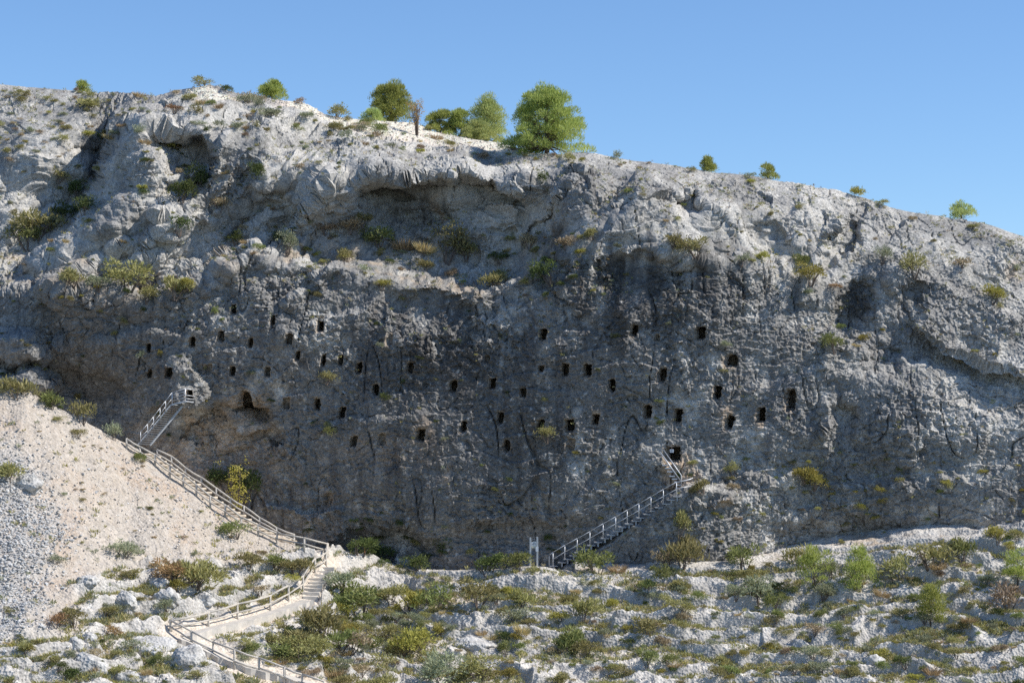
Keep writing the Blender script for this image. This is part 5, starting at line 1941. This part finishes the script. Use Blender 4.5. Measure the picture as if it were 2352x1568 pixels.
    (200, 245, 66, 'olive', 'wide olive shrub on top of the left dome', 'spray', .5),
    (130, 414, 46, 'olive', 'olive shrub in the middle of the left dome', 'loose', .8),
    (1552, 380, 20, 'dark', 'small dark bush on the right skyline', 'dome', .8),
    (1416, 366, 26, 'grey', 'small grey shrub on the skyline right of the largest pine', 'loose', .9),
    (1966, 452, 36, 'yellow', 'yellow green shrub on the right skyline between two small pines', 'spray', .7),
    (2022, 470, 32, 'yellow', 'low yellow green cushion on the right skyline', 'dome', .5),
    (40, 912, 80, 'olive', 'olive thicket behind the crest of the scree mound at the left edge', 'spray', .8),
    (118, 934, 60, 'green', 'green bush behind the crest of the scree mound', 'spray', .9),
    (186, 969, 56, 'olive', 'tangled olive bush in the gully behind the scree mound', 'loose', 1.1),
    (262, 1008, 40, 'grey', 'grey green bush in the gully left of the metal staircase', 'loose', 1.1),
    (180, 1002, 44, 'olive', 'small olive cushion on the upper scree mound', 'dome', .6),
    (135, 968, 34, 'olive', 'small olive cushion near the crest of the scree mound', 'dome', .6),
    (20, 1102, 84, 'olive', 'olive bush on the half buried grey boulder', 'spray', .7),
]
for u, v, w, kind, lab, form, hf in NAMED:
    shrub(u, v, w, kind, lab, None, form, hf)

# ------------------------------------------------------------------ the many lesser shrubs
random.seed(21)


LAND = [(462, 215, 'scree cone'), (627, 215, 'lone round pine'), (192, 200, 'tiny far left pine'), (898, 240, 'broad round pine'), (958, 280, 'reddish tree'),
        (1100, 280, 'blue green pine'), (1262, 300, 'largest pine'), (1625, 380, 'small upright pine'), (1762, 400, 'flat topped pine'),
        (2208, 490, 'rightmost skyline pine'), (410, 350, 'bowl shaped hollow'), (930, 470, 'long alcove'), (1320, 400, 'overhanging block'),
        (100, 420, 'pale left dome'), (220, 380, 'left gully'), (290, 640, 'largest bench shrub'), (660, 555, 'tall blue grey shrub'),
        (1035, 570, 'big alcove shrub'), (1855, 630, 'bush with the long shadow'), (1960, 715, 'deep hollow of the right wall'), (2180, 790, 'rounded right bulge'),
        (1450, 640, 'black stained wall'), (561, 921, 'double cave opening'), (434, 908, 'left landing'), (355, 970, 'left metal staircase'),
        (507, 773, 'left group of windows'), (785, 948, 'middle left windows'), (1064, 940, 'central windows'), (1307, 940, 'windows right of centre'),
        (1608, 766, 'highest right window'), (1815, 920, 'tall rightmost window'), (1543, 1043, 'cave doorway'), (1400, 1220, 'lower right staircase'),
        (1226, 1270, 'information board'), (838, 1260, 'wooden signpost'), (545, 1100, 'lemon yellow tree'), (752, 1260, 'fence corner'),
        (600, 1390, 'middle fence'), (560, 1520, 'lowest fence'), (325, 1482, 'large flat slab'), (430, 1512, 'squat boulder'),
        (203, 1522, 'broad pale boulder'), (200, 1330, 'hollow based boulder'), (280, 1262, 'thorny grey cushion'), (58, 1108, 'half buried boulder'),
        (420, 1320, 'big rusty bush'), (765, 1330, 'large grey bush by the fence bend'), (818, 1385, 'large green bush by the stone steps'),
        (680, 1450, 'largest olive thicket'), (940, 1480, 'big yellow green bush'), (1100, 1370, 'dark olive terrace bush'), (1100, 1475, 'long grey whaleback rock'),
        (1310, 1480, 'bright feathery bush'), (1524, 1330, 'pointed juniper'), (1706, 1285, 'large round juniper'), (1570, 1270, 'tall tangled bush'),
        (1740, 1360, 'grey green juniper bush'), (1868, 1320, 'crooked young pine'), (1975, 1325, 'dense young pine'), (2138, 1400, 'slim young pine'),
        (2338, 1320, 'thin pale young pine'), (2140, 1280, 'long wall foot thicket'), (2012, 1516, 'square terrace block'), (540, 1215, 'bright green cushion'),
        (1860, 1095, 'pair of yellow bushes'), (1490, 1440, 'third terrace olive bush'), (1020, 1560, 'grey bush at the bottom edge')]
GROUP_OF = {}


def relation(u, v):
    """where something stands, told from the nearest thing one can find"""
    lu, lv, nm = min(LAND, key=lambda q: (q[0] - u) ** 2 + 1.4 * (q[1] - v) ** 2)
    du, dv = u - lu, v - lv
    far = math.hypot(du, dv)
    if far < 26:
        return 'close against the ' + nm
    pre = 'just ' if far < 60 else ('' if far < 130 else 'well ')
    if abs(du) > 2.2 * abs(dv):
        d = 'right of' if du > 0 else 'left of'
    elif abs(dv) > 2.2 * abs(du):
        d = 'below' if dv > 0 else 'above'
    else:
        d = ('below' if dv > 0 else 'above') + (' right of' if du > 0 else ' left of')
    return pre + d + ' the ' + nm


def on_path(u, v, w):
    for line in (LOWP, MIDP):
        for (x0, y0), (x1, y1) in zip(line[:-1], line[1:]):
            dx, dy = x1 - x0, y1 - y0
            t = min(1, max(0, ((u - x0) * dx + (v - y0) * dy) / (dx * dx + dy * dy)))
            e = v - y0 - t * dy
            if abs(u - x0 - t * dx) < 16 + w * .5 and -10 < e < 14 + w * .75:
                return True
    return False


def scatter(zone, where, n, box, dens, kinds, wlo, whi, minz=None, near=.6):
    """n shrubs over a zone of the photo, each on the surface seen there"""
    done = 0
    tries = 0
    u0, u1, v0, v1 = box
    placed = []
    while done < n and tries < n * 60:
        tries += 1
        u, v = random.uniform(u0, u1), random.uniform(v0, v1)
        if random.random() > dens(u, v):
            continue
        w = wlo + (whi - wlo) * random.random() ** 1.7
        if any((u - a) ** 2 + ((v - b) * 1.6) ** 2 < ((w + c) * .5 * near) ** 2 for a, b, c in placed):
            continue
        if on_path(u, v, w):
            continue
        l, n_, o_ = hit(u, v)
        if l is None or not (o_.startswith('cliff') or o_.startswith('ground')):
            continue
        if minz is not None and n_.z < minz:
            continue
        kind = random.choice(kinds)
        noun = {'straw': 'grass tuft', 'brown': 'twiggy shrub', 'orange': 'dead shrub'}.get(kind, 'shrub')
        size_word = 'tiny' if w < 14 else ('small' if w < 24 else ('middling' if w < 40 else 'large'))
        lab = '%s %s %s %s' % (size_word, ADJ[kind], noun, relation(u, v))
        if lab in GROUP_OF:
            q2 = sorted(LAND, key=lambda q: (q[0] - u) ** 2 + 1.4 * (q[1] - v) ** 2)[1:5]
            for q in q2:
                l2 = lab + ' towards the ' + q[2]
                if l2 not in GROUP_OF and len(l2.split()) <= 16:
                    lab = l2
                    break
        grp = '%s %ss %s' % (ADJ[kind], noun, where)
        GROUP_OF.setdefault(lab, grp)
        if shrub(u, v, w, kind, lab, GROUP_OF[lab], loc=l, nor=n_, hfac=random.uniform(.6, .95)):
            placed.append((u, v, w))
            done += 1
    print(zone, done)


mixg = ['olive'] * 7 + ['grey'] * 5 + ['green'] * 4 + ['yellow'] * 2 + ['brown'] * 2 + ['straw'] * 2 + ['dark']
gd = lambda u, v: .55 + .45 * math.sin(v / 7.5 + math.sin(u / 130) * 2)
scatter('terraces right', 'on the white rock terraces right of the pointed juniper', 215, (1540, 2400, 1300, 1600), gd, mixg, 14, 50)
scatter('terraces centre', 'on the white rock terraces below the information board', 160, (960, 1540, 1345, 1600), gd, mixg, 14, 52)
scatter('terraces near path', 'on the rocks between the paths and the central terraces', 75, (560, 960, 1380, 1600), lambda u, v: 1.0 if v > 1400 + (700 - u) * .25 else 0, mixg, 22, 72)
scatter('bottom left', 'among the boulders in the bottom left corner', 46, (-10, 470, 1340, 1590), lambda u, v: 1.0 if v > 1400 or u > 240 else .15, mixg, 16, 46)
scatter('scree', 'dotted over the pale scree mound', 34, (90, 620, 960, 1330), lambda u, v: 1.0 if v > float(crest(u)) + 14 else 0, ['grey', 'olive', 'brown', 'straw', 'brown'], 9, 26)
mixc_ = ['olive'] * 6 + ['grey'] * 4 + ['brown'] * 2 + ['yellow'] + ['straw'] * 2 + ['green']
scatter('hill left', 'on the bright hilltop left of the scree cone', 46, (-10, 420, 200, 330), lambda u, v: 1.0 if v > float(skyline(u)) + 2 else 0, mixc_, 12, 38, .15)
scatter('hill centre', 'on the rocky slope under the skyline pines', 60, (420, 1350, 225, 400), lambda u, v: 1.0 if v > float(skyline(u)) + 2 and v < 300 + (u - 400) * .1 else 0, mixc_, 12, 38, .15)
scatter('flank left', 'on the rock flank between the left gully and the long alcove', 80, (160, 800, 280, 600), lambda u, v: .8, mixc_ + ['dark'] * 4, 9, 30, .0)
scatter('dome left', 'on the pale rock dome at the far left', 36, (-10, 230, 260, 620), lambda u, v: .8, mixc_, 9, 26, .0)
scatter('bench', 'along the ledges above the dark wall', 60, (700, 1420, 540, 690), lambda u, v: .8, mixc_ + ['dark'] * 2, 10, 30, .05)
scatter('upper right', 'on the bright upper wall right of the largest pine', 70, (1340, 2370, 360, 860), lambda u, v: (1.0 if v > float(skyline(u)) + 1 else 0) * (.35 + .65 * (v < float(skyline(u)) + 90)), mixc_, 8, 27, .1)
scatter('lower right', 'on the rough lower wall right of the staircase', 70, (1590, 2370, 1040, 1270), lambda u, v: .8, ['yellow'] * 4 + ['olive'] * 4 + ['green'] * 2 + ['brown'], 9, 28)
scatter('window wall', 'clinging to the wall among the cave windows', 60, (330, 1600, 700, 1230), lambda u, v: .8, ['olive'] * 3 + ['dark'] * 4 + ['green'] * 2 + ['yellow', 'grey'], 8, 22)
scatter('left wall', 'on the shaded wall above the scree mound', 30, (0, 340, 640, 960), lambda u, v: .8, ['dark'] * 3 + ['olive'] * 3 + ['yellow'], 8, 24)
scatter('wall foot', 'in the shade along the foot of the dark wall', 30, (640, 1320, 1200, 1320), lambda u, v: .8, ['dark'] * 5 + ['olive', 'green'], 14, 36)
